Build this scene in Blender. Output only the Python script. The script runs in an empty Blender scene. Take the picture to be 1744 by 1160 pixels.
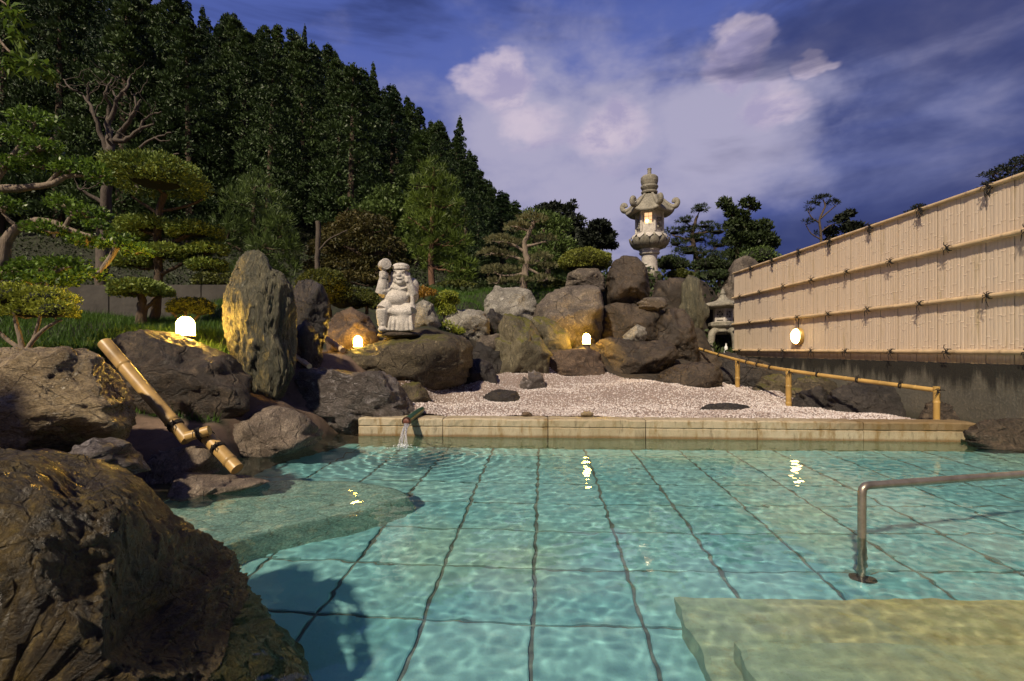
import bpy, bmesh, math, random
import numpy as np
from mathutils import Vector, Matrix, Euler

# ------------------------------------------------------------------ camera, sky, sun, exposure
sc = bpy.context.scene
COL = sc.collection
R = math.radians
H = 1.08            # camera height above the water (z = 0)
F, CX, HY = 872.0, 872.0, 595.0
cam_d = bpy.data.cameras.new('camera')
cam = bpy.data.objects.new('camera', cam_d); COL.objects.link(cam)
cam.location = (0, 0, H); cam.rotation_euler = (R(90), 0, 0)
cam_d.sensor_width = 36; cam_d.lens = 18.0; cam_d.shift_y = 15 / 1744
cam_d.clip_start = 0.05; cam_d.clip_end = 6000
sc.camera = cam
sc.view_settings.view_transform = 'Standard'; sc.view_settings.look = 'None'
sc.view_settings.exposure = 0.0; sc.view_settings.gamma = 1.0
sc.view_settings.use_curve_mapping = False
cy = sc.cycles
cy.max_bounces = 8; cy.diffuse_bounces = 3; cy.glossy_bounces = 3; cy.transmission_bounces = 6
cy.transparent_max_bounces = 8; cy.sample_clamp_indirect = 4.0; cy.blur_glossy = 0.3
cy.use_denoising = True; cy.use_adaptive_sampling = True; cy.adaptive_threshold = 0.025

SUN_TRAVEL = Vector((0.36, 0.62, -0.70)).normalized()
sun_d = bpy.data.lights.new('sun', 'SUN'); sun = bpy.data.objects.new('sun', sun_d); COL.objects.link(sun)
sun_d.energy = 5.0; sun_d.angle = R(2.6); sun_d.color = (1.0, 0.84, 0.63)
sun.rotation_euler = SUN_TRAVEL.to_track_quat('-Z', 'Y').to_euler()
sun_d.cycles.is_caustics_light = True

def nn(nt, typ, **kw):
    n = nt.nodes.new(typ)
    for k, v in kw.items():
        if k == 'inp':
            for a, b in v.items(): n.inputs[a].default_value = b
        else: setattr(n, k, v)
    return n

class NT:
    """tiny expression helper on a node tree"""
    def __init__(s, nt): s.nt = nt; s.L = nt.links
    def sock(s, n, i, v):
        if isinstance(v, bpy.types.NodeSocket): s.L.new(v, n.inputs[i])
        elif v is not None: n.inputs[i].default_value = v
    def m(s, op, a, b=None, c=None, clamp=False):
        n = s.nt.nodes.new('ShaderNodeMath'); n.operation = op; n.use_clamp = clamp
        s.sock(n, 0, a); s.sock(n, 1, b); s.sock(n, 2, c); return n.outputs[0]
    def sm(s, v, lo, hi, a=0.0, b=1.0):
        n = s.nt.nodes.new('ShaderNodeMapRange'); n.interpolation_type = 'SMOOTHSTEP'
        s.sock(n, 0, v); s.sock(n, 1, lo); s.sock(n, 2, hi); s.sock(n, 3, a); s.sock(n, 4, b); return n.outputs[0]
    def mix(s, f, a, b, blend='MIX'):
        n = s.nt.nodes.new('ShaderNodeMix'); n.data_type = 'RGBA'; n.blend_type = blend
        def c(v): return (*v, 1.0) if isinstance(v, tuple) and len(v) == 3 else v
        s.sock(n, 0, f); s.sock(n, 6, c(a)); s.sock(n, 7, c(b)); return n.outputs[2]
    def noise(s, vec, scale, detail=4, rough=0.55, dist=0.0):
        n = s.nt.nodes.new('ShaderNodeTexNoise'); n.inputs['Scale'].default_value = scale
        n.inputs['Detail'].default_value = detail; n.inputs['Roughness'].default_value = rough
        n.inputs['Distortion'].default_value = dist
        if vec is not None: s.L.new(vec, n.inputs['Vector'])
        return n
    def vor(s, vec, scale, feature='F1', rnd=1.0):
        n = s.nt.nodes.new('ShaderNodeTexVoronoi'); n.feature = feature
        n.inputs['Scale'].default_value = scale; n.inputs['Randomness'].default_value = rnd
        if vec is not None: s.L.new(vec, n.inputs['Vector'])
        return n
    def xyz(s, vec):
        n = s.nt.nodes.new('ShaderNodeSeparateXYZ'); s.L.new(vec, n.inputs[0]); return n.outputs
    def comb(s, x, y, z):
        n = s.nt.nodes.new('ShaderNodeCombineXYZ'); s.sock(n, 0, x); s.sock(n, 1, y); s.sock(n, 2, z); return n.outputs[0]
    def mapv(s, vec, scale=(1, 1, 1), rot=(0, 0, 0), loc=(0, 0, 0)):
        n = s.nt.nodes.new('ShaderNodeMapping'); s.L.new(vec, n.inputs[0])
        n.inputs['Scale'].default_value = scale; n.inputs['Rotation'].default_value = rot; n.inputs['Location'].default_value = loc
        return n.outputs[0]
    def bump(s, h, strength, dist, normal=None):
        n = s.nt.nodes.new('ShaderNodeBump'); n.inputs['Strength'].default_value = strength; n.inputs['Distance'].default_value = dist
        s.L.new(h, n.inputs['Height'])
        if normal is not None: s.L.new(normal, n.inputs['Normal'])
        return n.outputs[0]
    def ramp(s, f, stops):
        n = s.nt.nodes.new('ShaderNodeValToRGB'); e = n.color_ramp.elements
        while len(e) < len(stops): e.new(0.5)
        for i, (p, c) in enumerate(stops): e[i].position = p; e[i].color = (*c, 1)
        s.L.new(f, n.inputs[0]); return n.outputs[0]

def build_world():
    w = bpy.data.worlds.new('World'); sc.world = w; w.use_nodes = True
    nt = w.node_tree; nt.nodes.clear(); t = NT(nt)
    tc = nt.nodes.new('ShaderNodeTexCoord'); D = tc.outputs['Generated']
    x, y, z = t.xyz(D)
    az = t.m('ARCTAN2', x, y); el = t.m('ARCSINE', z)
    sky = nt.nodes.new('ShaderNodeTexSky'); sky.sky_type = 'NISHITA'; sky.sun_disc = False
    sky.sun_elevation = R(2.0); sky.sun_rotation = math.atan2(-SUN_TRAVEL.x, -SUN_TRAVEL.y)
    sky.air_density = 1.0; sky.dust_density = 0.4; sky.ozone_density = 4.0
    base_n = t.mix(1.0, sky.outputs[0], (0.018, 0.021, 0.034), 'MULTIPLY')
    e01 = t.m('MULTIPLY_ADD', el, 1 / 1.0, 0.0, clamp=True)
    grad = t.ramp(e01, [(0.0, (0.016, 0.020, 0.080)), (0.10, (0.020, 0.026, 0.105)), (0.26, (0.048, 0.062, 0.225)),
                        (0.50, (0.085, 0.122, 0.385)), (1.0, (0.030, 0.045, 0.18))])
    base = t.mix(1.0, grad, base_n, 'ADD')
    # broad dark stratus, broken by noise
    P = t.comb(az, t.m('MULTIPLY', el, 1.7), 0.37)
    n1 = t.noise(P, 2.6, 4, 0.62, 0.3).outputs[0]
    Ps = t.comb(t.m('MULTIPLY', az, 0.7), t.m('MULTIPLY', el, 3.2), 1.9)
    n2 = t.noise(Ps, 2.3, 5, 0.58, 0.6).outputs[0]
    dark = t.sm(t.m('ADD', n2, t.sm(az, 0.2, 0.8, -0.05, 0.16)), 0.45, 0.68)
    base = t.mix(t.m('MULTIPLY', dark, 0.72), base, (0.026, 0.038, 0.130))
    # warped coordinates for the cumulus banks
    wn = t.noise(P, 6.5, 4, 0.60)
    wx, wy, wz = t.xyz(wn.outputs['Color'])
    azw = t.m('ADD', az, t.m('MULTIPLY_ADD', wx, 0.15, -0.075))
    elw = t.m('ADD', el, t.m('MULTIPLY_ADD', wy, 0.12, -0.06))
    def blob(a0, e0, ra, re, p=1.0):
        u = t.m('DIVIDE', t.m('SUBTRACT', azw, a0), ra); v = t.m('DIVIDE', t.m('SUBTRACT', elw, e0), re)
        d = t.m('SQRT', t.m('ADD', t.m('MULTIPLY', u, u), t.m('MULTIPLY', v, v)))
        return t.sm(d, 1.0, 0.25 * p)
    def mx(l):
        o = l[0]
        for q in l[1:]: o = t.m('MAXIMUM', o, q)
        return o
    n3 = t.noise(P, 8.0, 6, 0.62, 0.3).outputs[0]
    def add(l):
        o = l[0]
        for q in l[1:]: o = t.m('ADD', o, q)
        return o
    far = [blob(-2.2, 0.40, 0.7, 0.2, .1), blob(2.3, 0.36, 0.6, 0.18, .1), blob(1.4, 0.42, 0.4, 0.13, .1), blob(-1.3, 0.40, 0.4, 0.15, .1)]
    nb = t.noise(P, 4.6, 5, 0.55, 0.2).outputs[0]
    # wide soft veil, then denser banks, then the lit heads
    veil = mx([blob(0.17, 0.32, 0.70, 0.34, .0), blob(0.50, 0.34, 0.48, 0.24, .0), blob(0.02, 0.20, 0.45, 0.20, .0)] + far)
    vm = t.m('MULTIPLY', veil, t.sm(nb, 0.22, 0.62), clamp=True)
    c = t.mix(t.m('MULTIPLY', vm, 1.0), base, (0.200, 0.222, 0.425))
    bank = mx([blob(0.02, 0.40, 0.24, 0.18, .0), blob(0.19, 0.37, 0.26, 0.22, .0), blob(0.40, 0.39, 0.27, 0.18, .0), blob(0.24, 0.28, 0.40, 0.15, .0)] + far)
    bm_ = t.sm(t.m('ADD', bank, t.m('MULTIPLY_ADD', nb, 1.9, -0.90)), 0.0, 0.95)
    c = t.mix(t.m('MULTIPLY', bm_, 0.88), c, (0.435, 0.410, 0.560))
    puff = mx([blob(-0.032, 0.478, 0.100, 0.078, 1.4), blob(0.415, 0.485, 0.095, 0.065, 1.4), blob(0.540, 0.445, 0.055, 0.024, 1.0),
               blob(0.04, 0.41, 0.15, 0.07, .2), blob(0.20, 0.40, 0.12, 0.10, .2), blob(0.48, 0.40, 0.12, 0.06, .2)])
    pm = t.sm(t.m('ADD', puff, t.m('MULTIPLY_ADD', n3, 1.5, -0.80)), 0.18, 0.85)
    pc = t.mix(t.sm(n3, 0.40, 0.66), (0.640, 0.545, 0.650), (0.380, 0.340, 0.520))
    c = t.mix(t.m('MULTIPLY', pm, 0.85), c, pc)
    # grey streaks of nearer cloud in front
    Pk = t.comb(t.m('MULTIPLY', az, 0.9), t.m('MULTIPLY', el, 3.4), 5.3)
    nk = t.noise(Pk, 2.6, 5, 0.55, 0.4).outputs[0]
    km = t.m('MULTIPLY', t.sm(t.m('ADD', nk, t.sm(az, 0.25, 0.75, -0.06, 0.16)), 0.50, 0.74), 0.75)
    c = t.mix(km, c, (0.036, 0.048, 0.155))
    bg = nt.nodes.new('ShaderNodeBackground'); nt.links.new(c, bg.inputs[0]); bg.inputs[1].default_value = 1.0
    out = nt.nodes.new('ShaderNodeOutputWorld'); nt.links.new(bg.outputs[0], out.inputs[0])
    w.cycles.sampling_method = 'NONE'
build_world()

# ------------------------------------------------------------------ helpers
def at(px, py, d): return Vector(((px - CX) / F * d, d, H + (HY - py) / F * d))
def water_pt(px, py):
    d = F * H / (py - HY); return Vector(((px - CX) / F * d, d, 0))
def under(px, py, z):
    """point on the plane z (below the water) that is seen through the surface at that pixel"""
    v = Vector(((px - CX) / F, 1, (HY - py) / F)); s = H / -v.z
    h = Vector((v.x, v.y)); hl = h.length; si = hl / v.length; st = si / 1.33
    b = -z * st / math.sqrt(1 - st * st); q = h * s + h / hl * b
    return Vector((q.x, q.y, z))

def tag(o, label=None, cat=None, group=None, kind=None):
    if label: o['label'] = label
    if cat: o['category'] = cat
    if group: o['group'] = group
    if kind: o['kind'] = kind
    return o
def root(name, loc, label, cat, group=None):
    o = bpy.data.objects.new(name, None); COL.objects.link(o); o.location = loc; o.empty_display_size = 0.1
    return tag(o, label, cat, group)
def mesh_np(name, v, f):
    me = bpy.data.meshes.new(name)
    if isinstance(v, np.ndarray) and isinstance(f, np.ndarray):
        n, k = f.shape
        me.vertices.add(len(v)); me.vertices.foreach_set('co', v.astype(np.float32).ravel())
        me.loops.add(n * k); me.loops.foreach_set('vertex_index', f.astype(np.int32).ravel())
        me.polygons.add(n); me.polygons.foreach_set('loop_start', np.arange(0, n * k, k, dtype=np.int32))
        me.update(calc_edges=True)
    else:
        me.from_pydata([tuple(p) for p in v], [], [tuple(int(i) for i in q) for q in f]); me.update()
    return me
def obj(name, v, f, mat, parent=None, smooth=False, world=True):
    """v in world coordinates; the object sits at its parent's origin (or at its own base when it has none)"""
    o = bpy.data.objects.new(name, None) if False else None
    va = np.array([tuple(p) for p in v], dtype=np.float64) if not isinstance(v, np.ndarray) else v.astype(np.float64)
    if parent is not None:
        off = np.array(parent_world(parent))
    else:
        off = np.array([(va[:, 0].min() + va[:, 0].max()) / 2, (va[:, 1].min() + va[:, 1].max()) / 2, va[:, 2].min()])
    if world: va = va - off
    me = mesh_np(name, va, f) if isinstance(f, np.ndarray) else mesh_np(name, va, list(f))
    if mat: me.materials.append(mat)
    if smooth: me.polygons.foreach_set('use_smooth', [True] * len(me.polygons))
    ob = bpy.data.objects.new(name, me); COL.objects.link(ob)
    if parent is not None: ob.parent = parent
    elif world: ob.location = off
    return ob
def parent_world(p):
    v = Vector((0, 0, 0))
    while p is not None: v += p.location; p = p.parent
    return v
def copy_tree(o, parent=None):
    c = o.copy(); COL.objects.link(c); c.parent = parent
    for ch in list(o.children): copy_tree(ch, c)
    return c

class MB:
    """collects simple shapes into one mesh"""
    def __init__(s): s.v = []; s.f = []
    def add(s, v, f):
        b = len(s.v); s.v += [tuple(p) for p in v]; s.f += [tuple(i + b for i in q) for q in f]; return s
    def tube(s, pts, rad, n=8, caps=True, flat=None):
        pts = [Vector(p) for p in pts]; k = len(pts)
        if not hasattr(rad, '__len__'): rad = [rad] * k
        vs, fs = [], []; up = Vector((0, 0, 1))
        prev = None
        for i, p in enumerate(pts):
            t = (pts[min(i + 1, k - 1)] - pts[max(i - 1, 0)]).normalized()
            if prev is None:
                a = t.cross(up)
                if a.length < 1e-3: a = t.cross(Vector((1, 0, 0)))
                a.normalize()
            else:
                a = (prev - t * prev.dot(t)).normalized()
            prev = a; b = t.cross(a)
            for j in range(n):
                th = 2 * math.pi * j / n
                vs.append(p + (a * math.cos(th) + b * math.sin(th)) * rad[i])
        for i in range(k - 1):
            for j in range(n):
                fs.append((i * n + j, i * n + (j + 1) % n, (i + 1) * n + (j + 1) % n, (i + 1) * n + j))
        if caps:
            b0 = len(vs); vs += vs[:n] + vs[(k - 1) * n:k * n]
            fs.append(tuple(range(b0, b0 + n))[::-1]); fs.append(tuple(range(b0 + n, b0 + 2 * n)))
        return s.add(vs, fs)
    def box(s, lo, hi, bev=0.0):
        x0, y0, z0 = lo; x1, y1, z1 = hi
        if bev <= 0:
            v = [(x0, y0, z0), (x1, y0, z0), (x1, y1, z0), (x0, y1, z0), (x0, y0, z1), (x1, y0, z1), (x1, y1, z1), (x0, y1, z1)]
            return s.add(v, [(0, 3, 2, 1), (4, 5, 6, 7), (0, 1, 5, 4), (1, 2, 6, 5), (2, 3, 7, 6), (3, 0, 4, 7)])
        bm = bmesh.new(); bmesh.ops.create_cube(bm, size=1)
        for w in bm.verts: w.co = Vector(((x0 + x1) / 2 + w.co.x * (x1 - x0), (y0 + y1) / 2 + w.co.y * (y1 - y0), (z0 + z1) / 2 + w.co.z * (z1 - z0)))
        bmesh.ops.bevel(bm, geom=bm.edges[:], offset=bev, segments=2, affect='EDGES')
        bm.verts.index_update(); v = [w.co.copy() for w in bm.verts]; f = [[w.index for w in q.verts] for q in bm.faces]; bm.free()
        return s.add(v, f)
    def rings(s, c, prof, n, rot=0.0, caps=True):
        """prof: list of (radius, z)"""
        vs, fs = [], []
        for r, z in prof:
            for j in range(n):
                th = rot + 2 * math.pi * j / n; vs.append((c[0] + r * math.cos(th), c[1] + r * math.sin(th), c[2] + z))
        k = len(prof)
        for i in range(k - 1):
            for j in range(n): fs.append((i * n + j, i * n + (j + 1) % n, (i + 1) * n + (j + 1) % n, (i + 1) * n + j))
        if caps: fs.append(tuple(range(n))[::-1]); fs.append(tuple(range((k - 1) * n, k * n)))
        return s.add(vs, fs)
    def ball(s, c, r, rot=None, nu=14, nv=9):
        if not hasattr(r, '__len__'): r = (r, r, r)
        M = rot.to_matrix() if rot else Matrix.Identity(3)
        vs, fs = [], []
        for i in range(nv + 1):
            ph = math.pi * i / nv
            for j in range(nu):
                th = 2 * math.pi * j / nu
                vs.append(Vector(c) + M @ Vector((r[0] * math.sin(ph) * math.cos(th), r[1] * math.sin(ph) * math.sin(th), r[2] * math.cos(ph))))
        for i in range(nv):
            for j in range(nu): fs.append((i * nu + j, (i + 1) * nu + j, (i + 1) * nu + (j + 1) % nu, i * nu + (j + 1) % nu))
        return s.add(vs, fs)
    def build(s, name, mat, parent=None, smooth=False):
        return obj(name, s.v, s.f, mat, parent, smooth)

def _hash(ix, iy, iz, seed):
    n = (ix.astype(np.int64) * 374761393 + iy.astype(np.int64) * 668265263 + iz.astype(np.int64) * 2147483647 + seed * 974711) & 0x7fffffff
    n = ((n ^ (n >> 13)) * 1274126177) & 0x7fffffff
    n = ((n ^ (n >> 15)) * 911382323) & 0x7fffffff
    return (n ^ (n >> 16)).astype(np.float64) / 0x7fffffff
def vnoise(P, seed=0):
    i = np.floor(P); f = P - i; f = f * f * f * (f * (f * 6 - 15) + 10); i = i.astype(np.int64)
    o = 0
    for dx in (0, 1):
        wx = f[:, 0] if dx else 1 - f[:, 0]
        for dy in (0, 1):
            wy = f[:, 1] if dy else 1 - f[:, 1]
            for dz in (0, 1):
                wz = f[:, 2] if dz else 1 - f[:, 2]
                o = o + wx * wy * wz * _hash(i[:, 0] + dx, i[:, 1] + dy, i[:, 2] + dz, seed)
    return o * 2 - 1
def fbm(P, oct=4, seed=0, gain=0.5, ridged=False):
    a, s, o = 1.0, 1.0, 0
    tot = 0
    for k in range(oct):
        n = vnoise(P * s + 17.3 * k, seed + k)
        o = o + a * ((1 - 2 * np.abs(n)) if ridged else n); tot += a; a *= gain; s *= 2.03
    return o / tot

# ------------------------------------------------------------------ materials
def mat_new(name):
    m = bpy.data.materials.new(name); m.use_nodes = True
    nt = m.node_tree; b = nt.nodes['Principled BSDF']; t = NT(nt)
    tc = nt.nodes.new('ShaderNodeTexCoord')
    return m, nt, b, t, tc
def simple(name, col, rough=0.6, metal=0.0, var=0.25, scale=8.0, bump=0.2, bdist=0.01, stretch=(1, 1, 1), spec=0.5):
    m, nt, b, t, tc = mat_new(name); P = t.mapv(tc.outputs['Object'], stretch)
    n = t.noise(P, scale, 5, 0.6).outputs[0]
    dk = tuple(c * (1 - var) for c in col); lt = tuple(min(1, c * (1 + var)) for c in col)
    c = t.ramp(n, [(0.3, dk), (0.7, lt)]); nt.links.new(c, b.inputs['Base Color'])
    b.inputs['Roughness'].default_value = rough; b.inputs['Metallic'].default_value = metal
    b.inputs['Specular IOR Level'].default_value = spec
    if bump: nt.links.new(t.bump(t.noise(P, scale * 3, 5, 0.65).outputs[0], bump, bdist), b.inputs['Normal'])
    return m
def rockmat(name, c1, c2, c3, moss=0.0, rough=(0.45, 0.8), scale=1.0, strat=(1, 1, 1), rot=(0, 0, 0), mosscol=(0.075, 0.085, 0.012), bump=0.6, spec=0.5, lichen=0.25, streak=0.55):
    m, nt, b, t, tc = mat_new(name)
    P0 = nt.nodes.new('ShaderNodeNewGeometry').outputs['Position']
    P = t.mapv(P0, tuple(scale * s for s in strat), rot)
    n1 = t.noise(P, 1.7, 6, 0.62, 0.4).outputs[0]
    n2 = t.noise(P, 6.5, 8, 0.68, 0.5).outputs[0]
    n3 = t.noise(P, 34.0, 6, 0.72).outputs[0]
    c = t.mix(t.sm(n1, 0.36, 0.66), c1, c2)
    c = t.mix(t.sm(n2, 0.50, 0.74), c, c3)
    c = t.mix(t.m('MULTIPLY', t.sm(n2, 0.47, 0.28), streak), c, tuple(k * 0.35 for k in c1))
    sp = t.sm(n3, 0.35, 0.72, 0.55, 1.45)
    spc = t.comb(sp, sp, sp)
    c = t.mix(1.0, c, spc, 'MULTIPLY')
    # pale lichen / mineral crust
    li = t.m('MULTIPLY', t.sm(t.noise(P0, 9.0 * scale, 5, 0.75).outputs[0], 0.60, 0.70), lichen)
    c = t.mix(li, c, tuple(min(0.6, k * 2.4 + 0.03) for k in c3))
    # cracks
    pw = t.mix(0.18, P, t.noise(P, 3.0, 4).outputs['Color'])
    v = t.vor(pw, 2.6, 'DISTANCE_TO_EDGE').outputs[0]
    crack = t.m('MULTIPLY', t.sm(v, 0.035, 0.0), t.sm(n2, 0.42, 0.60))
    c = t.mix(t.m('MULTIPLY', crack, 0.7), c, tuple(k * 0.25 for k in c1))
    if moss > 0:
        g = nt.nodes.new('ShaderNodeNewGeometry'); nz = t.xyz(g.outputs['Normal'])[2]
        mk = t.sm(t.m('ADD', t.m('MULTIPLY', nz, 0.45), t.m('ADD', t.m('MULTIPLY', n1, 0.75), t.m('MULTIPLY', n2, 0.45))), 1.18 - moss * 0.5, 1.34 - moss * 0.5)
        c = t.mix(mk, c, t.mix(n3, tuple(k * 0.5 for k in mosscol), tuple(k * 1.5 for k in mosscol)))
    nt.links.new(c, b.inputs['Base Color'])
    nt.links.new(t.sm(n2, 0.35, 0.65, rough[0], rough[1]), b.inputs['Roughness'])
    b.inputs['Specular IOR Level'].default_value = spec
    n4 = t.noise(P0, 130.0, 3, 0.7).outputs[0]
    hh = t.m('ADD', t.m('MULTIPLY', n2, 0.60), t.m('ADD', t.m('MULTIPLY', n3, 0.42), t.m('MULTIPLY', n4, 0.10))); hh = t.m('SUBTRACT', hh, t.m('MULTIPLY', crack, 0.35))
    nt.links.new(t.bump(hh, bump, 0.09 / max(scale, 0.3)), b.inputs['Normal'])
    return m
def leafmat(name, c1, c2, trans=0.3, rough=0.55, nscale=1.2):
    m, nt, b, t, tc = mat_new(name)
    g = nt.nodes.new('ShaderNodeNewGeometry')
    rnd = g.outputs['Random Per Island']
    n = t.noise(g.outputs['Position'], nscale, 4, 0.6).outputs[0]
    f = t.m('ADD', t.m('MULTIPLY', rnd, 0.5), t.m('MULTIPLY_ADD', n, 1.3, -0.4), clamp=True)
    c = t.mix(f, c1, c2)
    if name.startswith('cedar'):
        oi = nt.nodes.new('ShaderNodeObjectInfo').outputs['Random']
        c = t.mix(1.0, c, t.mix(oi, (0.55, 0.62, 0.72), (1.45, 1.32, 1.05)), 'MULTIPLY')
    nt.links.new(c, b.inputs['Base Color']); b.inputs['Roughness'].default_value = rough
    b.inputs['Specular IOR Level'].default_value = 0.35
    tr = nt.nodes.new('ShaderNodeBsdfTranslucent'); nt.links.new(c, tr.inputs[0])
    mx = nt.nodes.new('ShaderNodeMixShader'); mx.inputs[0].default_value = trans
    nt.links.new(b.outputs[0], mx.inputs[1]); nt.links.new(tr.outputs[0], mx.inputs[2])
    nt.links.new(mx.outputs[0], nt.nodes['Material Output'].inputs[0])
    return m
def emis(name, col, strength):
    m = bpy.data.materials.new(name); m.use_nodes = True; b = m.node_tree.nodes['Principled BSDF']
    b.inputs['Base Color'].default_value = (*[min(1, c) for c in col], 1)
    b.inputs['Emission Color'].default_value = (*col, 1); b.inputs['Emission Strength'].default_value = strength
    return m

M = {}
M['bark'] = simple('bark', (0.085, 0.060, 0.040), 0.9, var=0.45, scale=9, bump=0.8, bdist=0.03, stretch=(3, 3, 0.7))
M['barkpale'] = simple('bark_pale', (0.21, 0.165, 0.12), 0.85, var=0.4, scale=9, bump=0.7, bdist=0.02, stretch=(3, 3, 0.7))
M['barkdead'] = simple('bark_dead', (0.085, 0.068, 0.052), 0.9, var=0.4, scale=7, bump=0.7, bdist=0.02, stretch=(3, 3, 0.7))
M['barkred'] = simple('bark_red', (0.16, 0.085, 0.05), 0.9, var=0.4, scale=8, bump=0.7, bdist=0.03, stretch=(3, 3, 0.6))
M['cedar'] = leafmat('cedar_leaf', (0.0147, 0.0338, 0.0113), (0.0653, 0.1125, 0.036), 0.12, nscale=0.3)
M['azalea'] = leafmat('azalea_leaf', (0.1215, 0.162, 0.0216), (0.405, 0.4455, 0.054), 0.25, 0.45, 3)
M['broad'] = leafmat('broad_leaf', (0.043, 0.088, 0.0137), (0.1662, 0.2737, 0.0313), 0.3, 0.4, 3)
M['branch_leaf'] = leafmat('hanging_leaf', (0.0525, 0.0975, 0.012), (0.1425, 0.225, 0.027), 0.35, 0.45, 3)
M['pad'] = leafmat('pad_leaf', (0.072, 0.1114, 0.0232), (0.2699, 0.3514, 0.0694), 0.15, 0.55, 1.6)
M['pine'] = leafmat('pine_needle', (0.0345, 0.0621, 0.0155), (0.1466, 0.2156, 0.0517), 0.2, 0.5, 0.9)
M['pinebr'] = leafmat('bright_pine_needle', (0.045, 0.078, 0.012), (0.1725, 0.2475, 0.039), 0.25, 0.5, 0.8)
M['pinepale'] = leafmat('pale_pine_needle', (0.09, 0.096, 0.0408), (0.252, 0.246, 0.114), 0.2, 0.55, 2)
M['maple'] = leafmat('maple_leaf', (0.0325, 0.0379, 0.0102), (0.1246, 0.0982, 0.0255), 0.25, 0.55, 0.7)
M['dome'] = leafmat('clipped_leaf', (0.104, 0.129, 0.0208), (0.2808, 0.3016, 0.0499), 0.2, 0.55, 2.5)
M['domedk'] = leafmat('dark_clipped_leaf', (0.0432, 0.0576, 0.0108), (0.144, 0.1584, 0.0288), 0.2, 0.55, 2.0)
M['darktree'] = leafmat('dark_tree_leaf', (0.006, 0.011, 0.006), (0.022, 0.030, 0.014), 0.1, 0.7, 0.6)
M['midtree'] = leafmat('mid_tree_leaf', (0.013, 0.0247, 0.0078), (0.0546, 0.0806, 0.0208), 0.15, 0.6, 0.6)
M['grass'] = leafmat('grass_blade', (0.026, 0.065, 0.0078), (0.0975, 0.195, 0.0234), 0.3, 0.55, 1.2)
M['orange'] = leafmat('orange_leaf', (0.18, 0.11, 0.014), (0.34, 0.19, 0.025), 0.3, 0.5, 2)
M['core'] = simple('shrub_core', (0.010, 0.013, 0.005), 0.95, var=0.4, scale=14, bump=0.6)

M['rk_front'] = rockmat('rock_wet_brown', (0.036, 0.025, 0.010), (0.105, 0.074, 0.022), (0.21, 0.145, 0.034), 0.26, (0.22, 0.75), 2.2, (1, 1, 1.2), (0.4, 0.3, 0), bump=1.0, mosscol=(0.12, 0.088, 0.010), lichen=0.16)
M['rk_tan'] = rockmat('rock_tan_wet', (0.19, 0.14, 0.072), (0.34, 0.26, 0.145), (0.46, 0.36, 0.21), 0.0, (0.22, 0.6), 1.5, (1, 1, 1.8), (0.2, 0.5, 0), bump=0.9)
M['rk_dark'] = rockmat('rock_dark_brown', (0.034, 0.025, 0.017), (0.08, 0.058, 0.038), (0.145, 0.105, 0.066), 0.14, (0.35, 0.75), 1.2, bump=0.8)
M['rk_black'] = rockmat('rock_black', (0.018, 0.015, 0.013), (0.04, 0.033, 0.028), (0.08, 0.066, 0.054), 0.08, (0.35, 0.8), 1.3, bump=0.8)
M['rk_green'] = rockmat('rock_green_tall', (0.075, 0.075, 0.048), (0.165, 0.15, 0.09), (0.3, 0.26, 0.15), 0.0, (0.35, 0.7), 1.4, (2.2, 2.2, 0.45), (0.10, -0.12, 0), bump=1.0)
M['rk_pink'] = rockmat('rock_pale_pink', (0.15, 0.115, 0.085), (0.28, 0.22, 0.16), (0.42, 0.35, 0.27), 0.0, (0.4, 0.8), 1.8, (1.6, 1, 1), (0, 0.7, 0), bump=1.0)
M['rk_blue'] = rockmat('rock_blue_grey', (0.07, 0.056, 0.046), (0.165, 0.14, 0.125), (0.34, 0.31, 0.3), 0.0, (0.3, 0.7), 1.3, (1, 1, 1.5), (0.2, 0.35, 0), bump=0.9)
M['rk_grey'] = rockmat('rock_grey', (0.085, 0.068, 0.052), (0.175, 0.142, 0.108), (0.3, 0.25, 0.185), 0.26, (0.5, 0.85), 1.0, bump=0.8)
M['rk_mossy'] = rockmat('rock_mossy', (0.085, 0.072, 0.042), (0.175, 0.15, 0.088), (0.3, 0.265, 0.165), 0.72, (0.5, 0.85), 1.4, (1.8, 1.8, 0.7), (0, 0.3, 0), mosscol=(0.11, 0.105, 0.014), bump=0.9)
M['rk_white'] = rockmat('rock_white', (0.20, 0.185, 0.15), (0.34, 0.315, 0.26), (0.50, 0.475, 0.41), 0.05, (0.5, 0.9), 1.4, bump=0.9)
M['rk_red'] = rockmat('rock_reddish', (0.07, 0.045, 0.03), (0.145, 0.096, 0.06), (0.24, 0.165, 0.105), 0.12, (0.5, 0.85), 1.9, bump=1.0)
M['rk_olive'] = rockmat('rock_olive_moss', (0.055, 0.042, 0.025), (0.115, 0.09, 0.05), (0.22, 0.18, 0.11), 0.5, (0.5, 0.85), 1.2, mosscol=(0.085, 0.078, 0.014), bump=0.9, lichen=0.5)
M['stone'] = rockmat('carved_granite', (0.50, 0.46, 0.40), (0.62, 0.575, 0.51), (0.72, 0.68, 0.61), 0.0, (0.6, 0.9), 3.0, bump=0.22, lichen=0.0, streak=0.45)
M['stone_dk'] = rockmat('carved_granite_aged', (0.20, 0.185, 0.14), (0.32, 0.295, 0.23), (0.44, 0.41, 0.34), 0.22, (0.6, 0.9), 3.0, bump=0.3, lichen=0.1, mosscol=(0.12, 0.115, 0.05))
M['bamboo'] = simple('bamboo_yellow', (0.46, 0.29, 0.085), 0.35, var=0.25, scale=5, bump=0.1, stretch=(1, 1, 1))
M['bamboo_pale'] = simple('bamboo_pale', (0.54, 0.40, 0.23), 0.4, var=0.22, scale=6, bump=0.1)
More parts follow.
